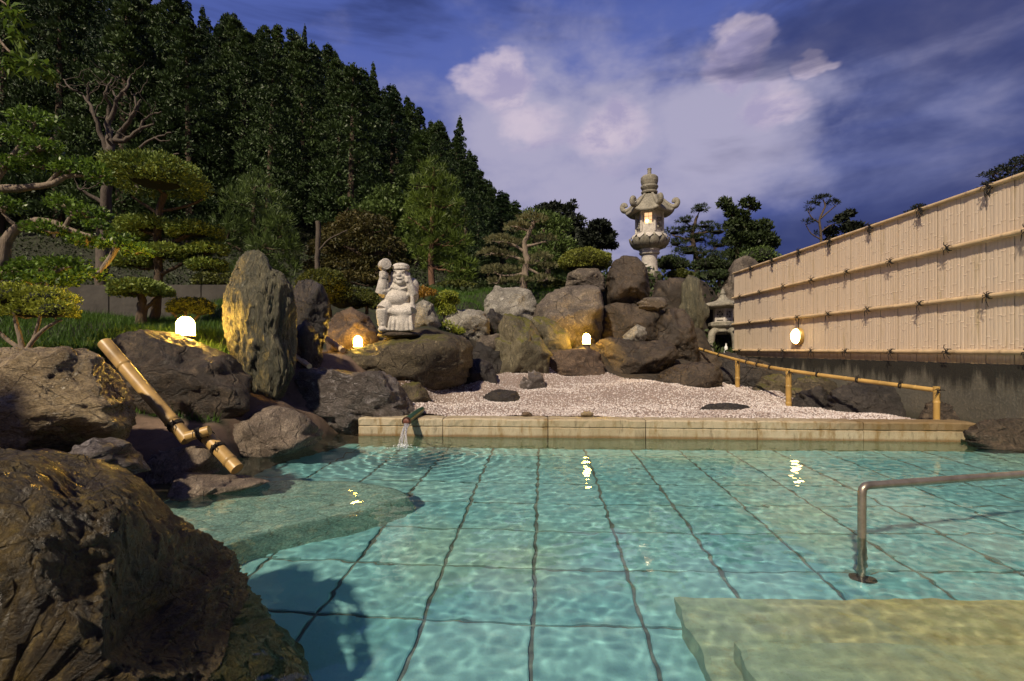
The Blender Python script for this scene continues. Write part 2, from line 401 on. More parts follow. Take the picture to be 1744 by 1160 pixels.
M['bamboo_gold'] = simple('bamboo_weathered_gold', (0.40, 0.255, 0.085), 0.4, var=0.4, scale=5, bump=0.15, stretch=(1, 1, 1))
M['strip'] = None
M['rope'] = simple('black_twine', (0.018, 0.014, 0.011), 0.9, var=0.3, scale=60, bump=0.5)
M['steel'] = simple('stained_steel', (0.36, 0.31, 0.24), 0.38, 0.75, var=0.35, scale=7, bump=0.15)
M['black_metal'] = simple('black_metal', (0.03, 0.03, 0.03), 0.5, 0.4, var=0.2)
M['lampglass'] = emis('lamp_glass', (1.0, 0.57, 0.08), 190.0)
M['lampglass2'] = emis('small_lamp_glass', (1.0, 0.57, 0.08), 140.0)
M['wallglass'] = emis('wall_lamp_glass', (1.0, 0.62, 0.20), 26.0)
M['paper'] = emis('lantern_paper', (1.0, 0.60, 0.30), 1.1)
M['bulb'] = emis('lantern_bulb', (1.0, 0.74, 0.45), 9.0)
M['white'] = simple('white_ceramic', (0.72, 0.72, 0.72), 0.3, var=0.05)

# ------------------------------------------------------------------ rock table (outline in photo pixels, distance, half thickness, material)
# name, label, outline, distance, half-thickness, material, detail, seed, stands on the ground?
ROCKS = [
 ('boulder', 'tan wet boulder half in shadow, above the huge dark front boulder', [(-150,600),(-60,590),(60,592),(125,590),(165,600),(205,640),(230,680),(232,712),(212,742),(150,755),(60,764),(-60,766),(-150,700)], 3.85, .55, 'rk_tan', 6, 3, 1),
 ('rock', 'small blue grey rock wedged between the two boulders beside the bamboo chute', [(120,770),(160,748),(215,752),(238,775),(243,800),(180,806),(125,800)], 3.45, .25, 'rk_blue', 4, 5, 0),
 ('boulder', 'dark brown boulder behind the bamboo chute, below the arched garden lamp', [(178,590),(205,568),(245,560),(300,570),(350,588),(400,608),(424,645),(426,690),(390,704),(330,716),(260,716),(212,690),(188,650),(174,612)], 5.45, .42, 'rk_dark', 5, 8, 1),
 ('boulder', 'tall upright greenish standing stone with one side lit yellow', [(381,500),(394,470),(405,441),(420,427),(440,425),(455,436),(461,456),(482,464),(499,490),(506,530),(506,580),(503,622),(482,660),(455,676),(436,664),(408,622),(388,590),(380,560),(377,530)], 6.25, .34, 'rk_green', 6, 11, 1),
 ('boulder', 'pale pinkish rock with a rough face at the waterline left of the kerb', [(356,768),(368,736),(392,712),(430,702),(466,690),(500,697),(530,715),(550,736),(546,750),(484,770),(424,792),(384,790)], 5.45, .42, 'rk_pink', 5, 14, 1),
 ('rock', 'purple and pink rock under the end of the bamboo chute', [(232,785),(262,762),(320,757),(362,764),(378,788),(372,806),(312,822),(268,838),(240,822)], 4.45, .35, 'rk_pink', 5, 17, 1),
 ('rock', 'pale flat rock rising just out of the water beside the chute outlet', [(284,842),(298,818),(318,806),(356,809),(402,809),(462,819),(440,828),(372,842),(312,856),(286,858)], 4.05, .40, 'rk_pink', 5, 20, 0),
 ('boulder', 'blue grey boulder with a shiny purple top against the kerb end', [(503,640),(515,627),(560,626),(604,635),(650,631),(674,645),(692,670),(708,695),(704,712),(645,716),(614,722),(606,738),(562,742),(532,728),(512,700),(502,670)], 6.75, .45, 'rk_blue', 5, 23, 1),
 ('rock', 'squat brown rock in shade between grey boulder and gravel', [(676,662),(694,653),(714,652),(730,672),(734,692),(718,696),(690,690)], 7.4, .25, 'rk_olive', 4, 26, 1),
 ('boulder', 'long flat topped mossy boulder carrying the statue', [(540,606),(568,598),(610,594),(640,584),(670,572),(740,568),(786,571),(804,585),(803,615),(794,642),(750,652),(700,655),(650,645),(618,630),(556,632)], 8.2, .65, 'rk_olive', 5, 29, 1),
 ('rock', 'brown rounded rock behind the middle garden lamp', [(553,560),(572,534),(598,523),(630,540),(646,570),(642,596),(600,602),(558,600)], 9.0, .4, 'rk_red', 5, 32, 1),
 ('boulder', 'dark purple boulder half hidden behind the tall standing stone', [(492,510),(508,480),(530,476),(550,486),(562,514),(558,560),(542,604),(508,606),(494,560)], 7.6, .35, 'rk_black', 5, 35, 1),
 ('rock', 'narrow dark rock right beside the tall standing stone', [(505,556),(524,548),(540,568),(547,600),(548,632),(514,634),(504,600)], 7.0, .25, 'rk_black', 4, 38, 1),
 ('rock', 'low black rock with a moss cap at the left edge of the gravel', [(786,626),(794,613),(818,610),(838,620),(846,640),(846,652),(820,655),(790,654)], 8.75, .3, 'rk_black', 5, 41, 1),
 ('rock', 'black shaded rock between the statue boulder and the mossy wedge', [(800,602),(816,590),(836,592),(852,610),(866,636),(838,646),(812,640)], 9.6, .3, 'rk_black', 4, 44, 1),
 ('boulder', 'mossy wedge shaped upright rock behind the gravel', [(843,602),(852,572),(862,548),(880,538),(903,545),(920,572),(936,600),(934,626),(905,640),(870,641),(846,630)], 9.6, .42, 'rk_mossy', 5, 47, 1),
 ('boulder', 'bright white rock right of the small leafy shrub', [(755,548),(763,532),(798,526),(824,530),(835,548),(832,570),(806,580),(784,572),(764,560)], 10.2, .4, 'rk_white', 5, 50, 1),
 ('rock', 'bright white upright rock just behind the statue', [(702,540),(710,518),(724,512),(738,520),(744,545),(742,560),(708,562)], 9.5, .22, 'rk_white', 4, 53, 1),
 ('boulder', 'large pale rounded boulder below the small layered pine', [(821,532),(828,506),(844,492),(880,489),(904,494),(914,515),(912,544),(880,552),(850,552),(828,545)], 11.2, .55, 'rk_white', 5, 56, 1),
 ('rock', 'dark rock in shade below the large pale boulder', [(826,550),(838,530),(862,542),(864,568),(836,576)], 10.5, .3, 'rk_black', 4, 59, 1),
 ('rock', 'small flat grey rock left of the mossy wedge', [(800,594),(824,573),(848,571),(856,586),(842,602),(812,606)], 10.0, .3, 'rk_grey', 4, 62, 1),
 ('boulder', 'largest grey brown boulder of the rockery, lit orange by the lamp below', [(905,548),(914,520),(934,500),(964,488),(1000,484),(1022,489),(1029,520),(1024,560),(1014,592),(960,598),(922,578)], 11.2, .7, 'rk_grey', 5, 65, 1),
 ('rock', 'slanting mossy rock left of the rockery lamp', [(906,548),(924,539),(946,548),(968,568),(974,588),(950,598),(928,586)], 10.5, .3, 'rk_mossy', 5, 68, 1),
 ('rock', 'square grey rock on top of the largest rockery boulder', [(962,492),(967,466),(984,457),(1018,457),(1031,474),(1030,496),(1000,500)], 11.9, .35, 'rk_grey', 5, 71, 0),
 ('boulder', 'upright rounded boulder in front of the tall stone lantern', [(1028,512),(1033,472),(1044,446),(1062,435),(1085,437),(1101,455),(1107,490),(1104,514),(1070,524),(1038,522)], 12.1, .5, 'rk_dark', 5, 74, 0),
 ('boulder', 'broad brown slab below the upright boulder at the top of the rockery', [(1012,592),(1016,528),(1048,515),(1100,520),(1134,530),(1134,580),(1080,590)], 11.7, .5, 'rk_dark', 5, 77, 1),
 ('boulder', 'low reddish rough boulder at the back of the gravel, under the lamp', [(910,634),(924,607),(950,598),(1000,591),(1022,600),(1032,636),(1010,646),(940,647)], 9.9, .42, 'rk_red', 5, 80, 1),
 ('boulder', 'long low brown boulder right of the rockery lamp', [(1008,604),(1018,580),(1050,576),(1090,582),(1130,579),(1150,589),(1157,606),(1132,628),(1080,640),(1040,640),(1018,622)], 10.4, .45, 'rk_dark', 5, 83, 1),
 ('rock', 'small pale pointed rock lying on the long low boulder', [(1056,584),(1068,566),(1085,553),(1099,560),(1097,580),(1076,587)], 10.5, .2, 'rk_white', 4, 86, 0),
 ('boulder', 'tall rounded brown boulder left of the end of the bamboo handrail', [(1110,584),(1118,546),(1138,526),(1164,526),(1181,548),(1190,590),(1186,612),(1160,616),(1118,606)], 11.3, .45, 'rk_dark', 5, 89, 1),
 ('rock', 'upright streaked stone pillar at the top of the rockery', [(1160,545),(1163,484),(1174,470),(1190,477),(1197,510),(1204,535),(1184,562)], 12.4, .25, 'rk_green', 4, 92, 1),
 ('rock', 'blocky dark rock between lantern base and stone pillar', [(1112,520),(1117,481),(1150,474),(1172,478),(1172,534),(1130,536)], 12.8, .4, 'rk_dark', 4, 95, 1),
 ('rock', 'small flat rock below the tall lantern', [(1086,517),(1099,507),(1130,508),(1137,520),(1122,529),(1094,529)], 11.5, .25, 'rk_grey', 4, 98, 0),
 ('boulder', 'low rounded boulder standing in the gravel before the bamboo handrail', [(1100,658),(1124,635),(1150,622),(1190,616),(1222,621),(1232,640),(1226,662),(1180,672),(1136,671)], 9.8, .5, 'rk_dark', 5, 101, 1),
 ('rock', 'small pointed grey rock standing in the gravel', [(880,660),(894,641),(909,632),(924,640),(929,662),(905,668)], 8.9, .2, 'rk_blue', 4, 104, 1),
 ('rock', 'flat dark stepping stone in the left of the gravel', [(814,680),(825,668),(850,663),(880,666),(888,678),(862,690),(828,691)], 8.2, .27, 'rk_black', 5, 107, 1),
 ('rock', 'flat dark stepping stone in the right of the gravel', [(1190,697),(1205,688),(1240,686),(1270,690),(1286,698),(1260,706),(1220,706)], 7.45, .22, 'rk_black', 5, 110, 1),
 ('rock', 'rounded mossy dark rock between the two handrail posts', [(1280,660),(1298,641),(1328,636),(1348,650),(1346,670),(1300,674)], 9.7, .4, 'rk_olive', 5, 113, 1),
 ('boulder', 'big black boulder under the bamboo handrail beside the near post', [(1400,695),(1416,664),(1456,650),(1520,649),(1570,668),(1574,702),(1556,726),(1408,724)], 7.95, .42, 'rk_black', 5, 116, 1),
 ('rock', 'low black rock at the corner of the gravel', [(1343,694),(1358,670),(1400,660),(1420,688),(1400,703)], 8.4, .30, 'rk_black', 4, 119, 1),
 ('rock', 'lichen spotted dark rock right behind the middle handrail post', [(1344,660),(1362,645),(1395,643),(1424,654),(1424,676),(1370,696),(1348,690)], 9.1, .3, 'rk_olive', 4, 122, 1),
 ('boulder', 'brown boulder against the concrete wall right of the near handrail post', [(1556,722),(1580,684),(1622,677),(1690,686),(1742,700),(1770,735),(1720,752),(1650,742)], 6.95, .32, 'rk_dark', 5, 125, 1),
 ('rock', 'dark wet rock at the waterline past the end of the kerb', [(1640,735),(1672,716),(1730,712),(1800,722),(1830,770),(1760,800),(1690,785),(1650,765)], 5.75, .3, 'rk_dark', 5, 128, 0),
 ('boulder', 'tall dark boulder behind the small stone lantern', [(1186,575),(1204,522),(1232,486),(1248,444),(1272,434),(1296,450),(1306,500),(1300,600),(1200,608)], 15.2, .6, 'rk_grey', 5, 131, 0),
 ('rock', 'dark rock under the far end of the bamboo handrail', [(1228,640),(1234,618),(1262,610),(1296,616),(1306,640),(1290,664),(1246,664)], 10.9, .35, 'rk_black', 4, 134, 1),
 ('rock', 'dark rock in shade left of the small stone lantern', [(1176,600),(1186,560),(1204,535),(1224,540),(1236,575),(1238,612),(1206,622),(1182,618)], 15.0, .4, 'rk_dark', 4, 140, 0),
 ('rock', 'dark low rock below the small stone lantern', [(1204,628),(1212,606),(1240,600),(1262,606),(1268,630),(1240,640)], 12.3, .35, 'rk_black', 4, 143, 0),
 ('rock', 'dark rock at the foot of the metal post at the handrail end', [(1128,628),(1146,606),(1180,600),(1216,606),(1226,626),(1180,640)], 11.6, .4, 'rk_dark', 4, 137, 1),
]

# ------------------------------------------------------------------ ground
POOL_R = R(3.5); PU = Vector((math.cos(POOL_R), -math.sin(POOL_R), 0)); PV = Vector((math.sin(POOL_R), math.cos(POOL_R), 0)); PO = Vector((0, 6.28, 0))
def pool(a, b, z=0): return PO + PU * a + PV * b + Vector((0, 0, z))

ctrl = []
def cp(px, py, d): p = at(px, py, d); ctrl.append((p.x, p.y, p.z))
for (_, _, o_, d_, th_, _, _, _, g_) in ROCKS:
    if g_:
        ys = max(p[1] for p in o_); xs = sum(p[0] for p in o_) / len(o_)
        cp(xs, ys - 5, d_ - th_ * 0.75)
for q in [(100,597,5.2),(-60,600,5.2),(250,570,6.3),(200,548,9),(60,548,9),(-200,548,9),(350,592,6.0),(330,570,7.5),(380,556,9),(450,512,12),(600,505,13),(740,497,13),
          (790,514,11.0),(850,497,12.8),(930,497,13.2),(1060,472,14),(1105,470,14),(1180,478,15),(1280,475,16.5),(1230,605,13.9),(1190,606,13.2),(1256,660,10.4),(1343,680,8.95),
          (1450,700,7.9),(1590,716,6.7),(540,728,6.3),(520,692,6.3),(470,684,6.05),(365,642,5.6),(330,726,4.95),(240,760,4.5),(425,696,5.5),(600,598,8.2),(560,600,8.0),
          (700,562,9.2),(760,566,9.6),(1000,584,10.6),(960,592,10.3),(1090,650,9.3),(1150,655,9.4),(1000,655,9.0),(950,665,8.6),(800,670,8.3),(1100,690,7.6),(1300,700,7.1),
          (150,545,11.5),(-300,545,11.5),(1215,614,12.4),(1226,610,13.0),(1240,628,11.6),(1205,612,13.2),(1245,610,12.6)]: cp(*q)
ctrl += [(x, 6.62, .20) for x in (-1.6, -.5, .6, 1.7, 2.8, 3.9, 5.0)] + [(x, 7.6, .215) for x in (-.9, .5, 2.0, 3.5)] + [(7, 4, .9), (7, 8, .9), (7.5, 12, 1.0), (9, 15, 1.6), (-5, 3.4, .8), (-5, 1, .0), (-3, 2.2, -.3), (-2.6, 1.2, -.4), (-1.8, 1.5, -.6), (-3.6, 2.6, -.1), (-2, 2.6, -.6), (-2.7, 2.9, -.3), (-3.2, 2.7, -.2), (-2.4, 3.2, -.5), (-3.9, 2.0, -.2), (-4.6, 2.6, -.1), (-2.5, 2.0, -.6), (-2.0, 3.0, -.6), (-2.9, 3.3, .0), (-8, 5, 1.1), (-8, 9, 1.7)]
CT = np.array(ctrl)
def poolmask(x, y):
    xl = np.interp(y, [.9, 1.6, 2.2, 3.0, 3.7, 4.6, 5.5, 6.4], [-1.0, -1.2, -1.7, -2.5, -2.75, -2.75, -2.75, -2.35])
    b = (x - PO.x) * PV.x + (y - PO.y) * PV.y
    m = np.clip((x - xl) / .35, 0, 1) * np.clip((0.32 - b) / .12, 0, 1) * np.clip((y - .7) / .15, 0, 1) * (x < 5.95)
    return m
def sstep(v, a, b): q = np.clip((v - a) / (b - a), 0, 1); return q * q * (3 - 2 * q)
def hill_slope(r):   # r = x / y
    return np.interp(r, [-1.6, -1.0, -.68, -.54, -.40, -.27, -.17, -.09, -.05, .03, .15, .25], [.66, .74, .67, .61, .54, .46, .39, .31, .21, .14, .07, .0])
def ground_z(x, y, pm=True):
    x = np.atleast_1d(np.asarray(x, float)); y = np.atleast_1d(np.asarray(y, float))
    z = np.zeros_like(x)
    near = (np.abs(x) < 30) & (y < 34) & (y > -8)
    if near.any():
        xs, ys = x[near], y[near]; num = np.zeros_like(xs); den = np.zeros_like(xs)
        for cx_, cy_, cz_ in CT:
            w = 1.0 / ((xs - cx_) ** 2 + (ys - cy_) ** 2 + 0.02) ** 1.9
            num += w * cz_; den += w
        z[near] = num / den
    rr = x / np.maximum(y, 3.0); d = np.maximum(y, 0)
    hs = hill_slope(rr)
    up = np.clip(d, 24, 86) - 24
    hill = 3.3 + hs * up - np.maximum(0, d - 90) * 0.25
    hill = np.where(hs < .02, 3.3 - np.clip((d - 30) / 100, 0, 1) * 3.3, np.maximum(hill, 0.0))
    P = np.stack([x * .12, y * .12, np.zeros_like(x)], 1)
    hill = hill + fbm(P, 3, 5) * 1.2 * sstep(d, 24, 40)
    k = sstep(y, 15.5, 25)
    side = sstep(np.abs(x), 11, 20) * (y < 16)
    z = z * (1 - k) + hill * k
    z = np.where(y < 0.7, np.where(x < -3, .0, -.1) * 1.0, z)
    z = z + fbm(np.stack([x * 1.3, y * 1.3, np.zeros_like(x)], 1), 4, 9) * 0.05 * (np.abs(x) < 40)
    if pm: m = poolmask(x, y); z = z * (1 - m) + (-0.95) * m
    return z
def gz(x, y): return float(ground_z([x], [y])[0])

def grow(a, b, step, out, fac):
    l = list(np.arange(a, b + 1e-6, step)); s = step
    while l[-1] < out: s *= fac; l.append(l[-1] + s)
    s = step
    while l[0] > -out: s *= fac; l.insert(0, l[0] - s)
    return np.array(l)
def ground_mat():
    m, nt, b, t, tc = mat_new('garden_ground')
    P = nt.nodes.new('ShaderNodeNewGeometry').outputs['Position']
    x, y, z = t.xyz(P)
    n1 = t.noise(P, 1.3, 6, 0.62).outputs[0]; n2 = t.noise(P, 9, 6, 0.65).outputs[0]; n3 = t.noise(P, 60, 4, 0.7).outputs[0]
    mortar = t.mix(t.sm(n1, .35, .65), (0.10, 0.066, 0.044), (0.20, 0.135, 0.092))
    mortar = t.mix(t.m('MULTIPLY', t.sm(n2, .5, .7), .5), mortar, (0.06, 0.042, 0.03))
    soil = t.mix(t.sm(n2, .4, .65), (0.010, 0.011, 0.005), (0.022, 0.029, 0.009))
    # the cemented bank reaches from the pool to the lawn
    e = t.m('ADD', t.m('MULTIPLY', y, 0.57), x); e = t.m('ADD', e, t.m('MULTIPLY_ADD', n1, 0.5, -0.25))
    k = t.m('MAXIMUM', t.sm(e, -.05, .1), t.sm(y, 5.15, 5.0))
    k = t.m('MULTIPLY', k, t.sm(y, 9.6, 9.0)); k = t.m('MULTIPLY', k, t.sm(z, 1.5, 1.25))
    rk = t.m('MULTIPLY', t.sm(x, -1.2, -.6), t.sm(y, 15.6, 15.0)); rk = t.m('MULTIPLY', rk, t.m('SUBTRACT', 1.0, t.m('MULTIPLY', t.sm(x, 1.6, 1.2), t.sm(y, 10.2, 10.6))))
    soil = t.mix(rk, soil, t.mix(t.sm(n2, .4, .65), (0.022, 0.017, 0.012), (0.055, 0.042, 0.028)))
    c = t.mix(k, soil, mortar)
    nt.links.new(c, b.inputs['Base Color']); b.inputs['Roughness'].default_value = 0.9
    nt.links.new(t.bump(t.m('ADD', n2, t.m('MULTIPLY', n3, .5)), 0.5, 0.03), b.inputs['Normal'])
    return m
gx = grow(-9, 9, .11, 1800, 1.16); gy = np.concatenate([[-1500, -300, -60, -12, -4, -1.2], grow(0.4, 17, .11, 17, 1.16)[(lambda a: a >= .4)(grow(0.4, 17, .11, 17, 1.16))], []])
yy = gy[-1]; s_ = .11; ext = []
while yy < 2500: s_ *= 1.12; yy += s_; ext.append(yy)
gy = np.concatenate([gy, ext])
GX, GY = np.meshgrid(gx, gy); Z = ground_z(GX.ravel(), GY.ravel())
V = np.stack([GX.ravel(), GY.ravel(), Z], 1); nx, ny = len(gx), len(gy)
ii, jj = np.meshgrid(np.arange(nx - 1), np.arange(ny - 1)); ii = ii.ravel(); jj = jj.ravel()
Fq = np.stack([jj * nx + ii, jj * nx + ii + 1, (jj + 1) * nx + ii + 1, (jj + 1) * nx + ii], 1)
M['ground'] = ground_mat()
g_o = obj('ground', V, Fq, M['ground'], smooth=True); tag(g_o, kind='structure')
g_o.cycles.is_caustics_receiver = True

# far hills on the right, beyond the trees
def far_hills():
    n = 80; v, f = [], []
    for i in range(n + 1):
        u = i / n; x = -150 + u * 1500
        h = 55 + 30 * math.sin(u * 5.1 + .6) + 14 * math.sin(u * 13 + 1) + 5 * math.sin(u * 37)
        for (dy, k) in ((-130, 0), (-60, .6), (0, 1), (120, .4)):
            v.append((x, 760 + dy + 60 * math.sin(u * 4), -3 + h * k))
    for i in range(n):
        for j in range(3): a = i * 4 + j; f.append((a, a + 1, a + 5, a + 4))
    m = simple('far_forest', (0.012, 0.016, 0.022), 0.95, var=.4, scale=.03, bump=0)
    tag(obj('hills', v, f, m, smooth=True), kind='structure')
far_hills()

# ------------------------------------------------------------------ pool: floor tiles, kerb, steps, water
def tile_mat():
    m, nt, b, t, tc = mat_new('pool_tile_stone')
    P = nt.nodes.new('ShaderNodeNewGeometry').outputs['Position']
    oi = nt.nodes.new('ShaderNodeObjectInfo').outputs['Random']
    n1 = t.noise(P, .55, 5, 0.6).outputs[0]; n2 = t.noise(P, 3.5, 7, 0.7).outputs[0]; n3 = t.noise(P, 45, 4, 0.7).outputs[0]
    c = t.mix(oi, (0.19, 0.46, 0.49), (0.28, 0.56, 0.57))
    c = t.mix(t.m('MULTIPLY', t.sm(n1, .45, .68), .55), c, (0.42, 0.53, 0.33))
    c = t.mix(t.m('MULTIPLY', t.sm(n2, .5, .75), .5), c, (0.42, 0.63, 0.59))
    c = t.mix(t.m('MULTIPLY', t.sm(n2, .42, .25), .4), c, (0.16, 0.36, 0.36))
    c = t.mix(t.m('MULTIPLY', t.sm(n3, .55, .75), .3), c, (0.22, 0.36, 0.33))
    nt.links.new(c, b.inputs['Base Color']); b.inputs['Roughness'].default_value = .7
    nt.links.new(t.bump(n3, .3, .01), b.inputs['Normal'])
    return m
M['tile'] = tile_mat()
M['grout'] = simple('dark_grout', (0.16, 0.19, 0.165), .9, var=.5, scale=6)
def caus(o, caster=False):
    o.cycles.is_caustics_receiver = not caster; o.cycles.is_caustics_caster = caster; return o
FLOOR = -0.65
fl = MB(); fl.add([pool(-3.7, -6.4, FLOOR - .02), pool(6.6, -6.4, FLOOR - .02), pool(6.6, .15, FLOOR - .02), pool(-3.7, .15, FLOOR - .02)], [(0, 1, 2, 3)])
pf = fl.build('pool_floor', M['grout']); tag(pf, kind='structure'); caus(pf)
rng = random.Random(4)
TS, A0, B0 = .558, .329, -3.68
def tile_mesh(w, h, seed):
    r = random.Random(seed); g = .009; per = []
    n = 7
    for k in range(n): per.append((g + (w - 2 * g) * k / n, g))
    for k in range(n): per.append((w - g, g + (h - 2 * g) * k / n))
    for k in range(n): per.append((w - g - (w - 2 * g) * k / n, h - g))
    for k in range(n): per.append((g, h - g - (h - 2 * g) * k / n))
    o, i_, l = [], [], []
    cx_, cy_ = w / 2, h / 2
    for (x, y) in per:
        j = 1 + r.uniform(-.020, .006); x = cx_ + (x - cx_) * j; y = cy_ + (y - cy_) * j
        o.append((x, y, -.006)); i_.append((cx_ + (x - cx_) * .972, cy_ + (y - cy_) * .972, .0)); l.append((x, y, -.05))
    v = l + o + i_; k = len(per); f = []
    for a in range(k):
        b_ = (a + 1) % k; f.append((a, b_, k + b_, k + a)); f.append((k + a, k + b_, 2 * k + b_, 2 * k + a))
    f.append(tuple(range(2 * k, 3 * k)))
    return v, f
tm = []
for q in range(4):
    v, f = tile_mesh(TS, TS, q); me = mesh_np('tile', v, f); me.materials.append(M['tile']); tm.append(me)
for ka in range(-6, 11):
    for kb in range(-5, 7):
        a, b_ = A0 + TS * ka, B0 + TS * kb
        me = tm[rng.randrange(4)]
        if b_ + TS > .1:   # cut rows at the kerb
            continue
        p = pool(a, b_, FLOOR)
        if p.x < -3.3 or p.x > 5.6: continue
        o = bpy.data.objects.new('tile', me); COL.objects.link(o); o.parent = pf
        o.location = p - pf.location; o.rotation_euler = (0, 0, -POOL_R); o.location.z += rng.uniform(-.003, .003)
        caus(o)
# row cut by the kerb
bl = B0 + TS * 6
if bl + TS > .1:
    v, f = tile_mesh(TS, .15 - bl, 9); cm = mesh_np('tile', v, f); cm.materials.append(M['tile'])
    for ka in range(-6, 10):
        o = bpy.data.objects.new('tile', cm); COL.objects.link(o); o.parent = pf
        o.location = pool(A0 + TS * ka, bl, FLOOR) - pf.location; o.rotation_euler = (0, 0, -POOL_R); caus(o)

def kerb_mat():
    m, nt, b, t, tc = mat_new('kerb_limestone')
    P = nt.nodes.new('ShaderNodeNewGeometry').outputs['Position']; x, y, z = t.xyz(P)
    oi = nt.nodes.new('ShaderNodeObjectInfo').outputs['Random']
    n1 = t.noise(P, 1.6, 6, .65).outputs[0]; n2 = t.noise(t.mapv(P, (1, 1, .25)), 9, 7, .7).outputs[0]; n3 = t.noise(P, 50, 5, .7).outputs[0]
    c = t.mix(t.m('ADD', t.m('MULTIPLY', oi, .4), n1), (0.31, 0.235, 0.125), (0.44, 0.375, 0.255))
    c = t.mix(t.m('MULTIPLY', t.sm(n2, .48, .68), .85), c, (0.22, 0.14, 0.045))
    c = t.mix(t.m('MULTIPLY', t.sm(n2, .46, .28), .85), c, (0.13, 0.105, 0.06))
    wl = t.m('MULTIPLY', t.sm(t.m('ADD', z, t.m('MULTIPLY', n1, .04)), .065, .03), t.sm(z, -.06, -.01))
    c = t.mix(t.m('MULTIPLY', wl, .75), c, (0.15, 0.075, 0.016))       # mineral line at the water's edge
    c = t.mix(t.m('MULTIPLY', t.sm(n3, .5, .75), .35), c, (0.15, 0.12, 0.07))
    c = t.mix(t.m('MULTIPLY', t.sm(z, .004, -.02), .75), c, t.mix(n1, (0.075, 0.10, 0.045), (0.20, 0.23, 0.12)))   # algae below the waterline
    rt = t.m('MULTIPLY', t.sm(t.m('ADD', x, t.m('MULTIPLY', n1, 2.0)), 4.0, 5.6), t.sm(z, .10, .14))
    c = t.mix(t.m('MULTIPLY', rt, .7), c, (0.13, 0.075, 0.02))
    nt.links.new(c, b.inputs['Base Color']); nt.links.new(t.sm(n1, .3, .7, .3, .75), b.inputs['Roughness'])
    nt.links.new(t.bump(t.m('ADD', n2, t.m('MULTIPLY', n3, .6)), .5, .02), b.inputs['Normal'])
    return m
M['kerb'] = kerb_mat()
kr = root('kerb', pool(1.7, .14, -.7), None, None); tag(kr, kind='structure')
def kerb_stone(a0, a1, seed):
    prof = [(.0, -.7), (.0, .112), (.014, .120), (.014, .128), (.002, .136), (.0, .208), (.018, .226), (.14, .228), (.27, .226), (.285, .210), (.285, -.7)]
    n = max(4, int((a1 - a0) / .06)); v, f = [], []; k = len(prof)
    g = .005
    for i in range(n + 1):
        a = a0 + g + (a1 - a0 - 2 * g) * i / n
        e = .007 if i in (0, n) else 0
        for (b_, z) in prof:
            q = np.array([[a * 6, b_ * 6, z * 6]]); w = fbm(q, 3, seed)[0] * .014 + fbm(q * 5, 2, seed)[0] * .007
            v.append(pool(a, b_ + (w + e if b_ < .1 else -e), z + (w * .7 - e if z > .2 else 0)))
    for i in range(n):
        for j in range(k - 1): f.append((i * k + j, (i + 1) * k + j, (i + 1) * k + j + 1, i * k + j + 1))
    f.append(tuple(range(k))); f.append(tuple(range(n * k, (n + 1) * k))[::-1])
    o = obj('kerb_stone', v, f, M['kerb'], kr); caus(o)
joints = [-1.93, -.86, .44, 1.62, 2.93, 4.15, 5.42]
for i in range(6): kerb_stone(joints[i], joints[i + 1], 40 + i)

def beige_step_mat():
    m, nt, b, t, tc = mat_new('pool_step_stone')
    P = nt.nodes.new('ShaderNodeNewGeometry').outputs['Position']
    n1 = t.noise(P, 1.1, 6, .62).outputs[0]; n2 = t.noise(P, 6, 7, .7).outputs[0]; n3 = t.noise(P, 50, 4, .7).outputs[0]
    gx_ = t.m('ADD', t.xyz(P)[0], t.m('MULTIPLY', n1, 1.2))
    c = t.mix(t.sm(gx_, 1.6, 2.6), (0.36, 0.46, 0.32), t.mix(t.sm(n1, .35, .65), (0.42, 0.43, 0.24), (0.48, 0.41, 0.18)))
    c = t.mix(t.m('MULTIPLY', t.sm(n2, .5, .72), .6), c, (0.33, 0.26, 0.085))
    c = t.mix(t.m('MULTIPLY', t.sm(n3, .5, .75), .3), c, (0.15, 0.14, 0.07))
    nt.links.new(c, b.inputs['Base Color']); b.inputs['Roughness'].default_value = .75
    nt.links.new(t.bump(n3, .3, .01), b.inputs['Normal'])
    return m
M['step'] = beige_step_mat()
st = root('pool_steps', (2.4, 1.6, FLOOR), 'sunken pale stone steps leading into the pool beside the steel handrail', 'steps')
def step_block(px, py, z, a1, b0, jit):
    c = under(px, py, z); d = c - PO; a, b_ = d.dot(PU), d.dot(PV)
    # a slab with a slightly uneven front edge
    n = 26; v, f = [], []
    top = []
    for i in range(n + 1): top.append((a + (a1 - a) * i / n, b_ + jit * math.sin(i * 1.7) * .4))
    for i in range(1, n + 1): top.append((a1, b_ + (b0 - b_) * i / n))
    for i in range(1, n + 1): top.append((a1 + (a - a1) * i / n, b0))
    for i in range(1, n): top.append((a + jit * math.sin(i * 1.3), b0 + (b_ - b0) * i / n))
    k = len(top); ca = sum(p[0] for p in top) / k; cb = sum(p[1] for p in top) / k
    for (zz, s) in ((FLOOR - .01, 1.0), (z - .02, 1.0), (z, .988)):
        for (p, q) in top: v.append(pool(ca + (p - ca) * s, cb + (q - cb) * s, zz))
    for r_ in range(2):
        for i in range(k): f.append((r_ * k + i, r_ * k + (i + 1) % k, (r_ + 1) * k + (i + 1) % k, (r_ + 1) * k + i))
    f.append(tuple(range(2 * k, 3 * k)))
    o = obj('step', v, [tuple(reversed(q)) for q in f], M['step'], st); caus(o)
step_block(1150, 1016, -.48, 4.6, -5.5, .012)
step_block(1250, 1090, -.28, 4.5, -5.5, .010)

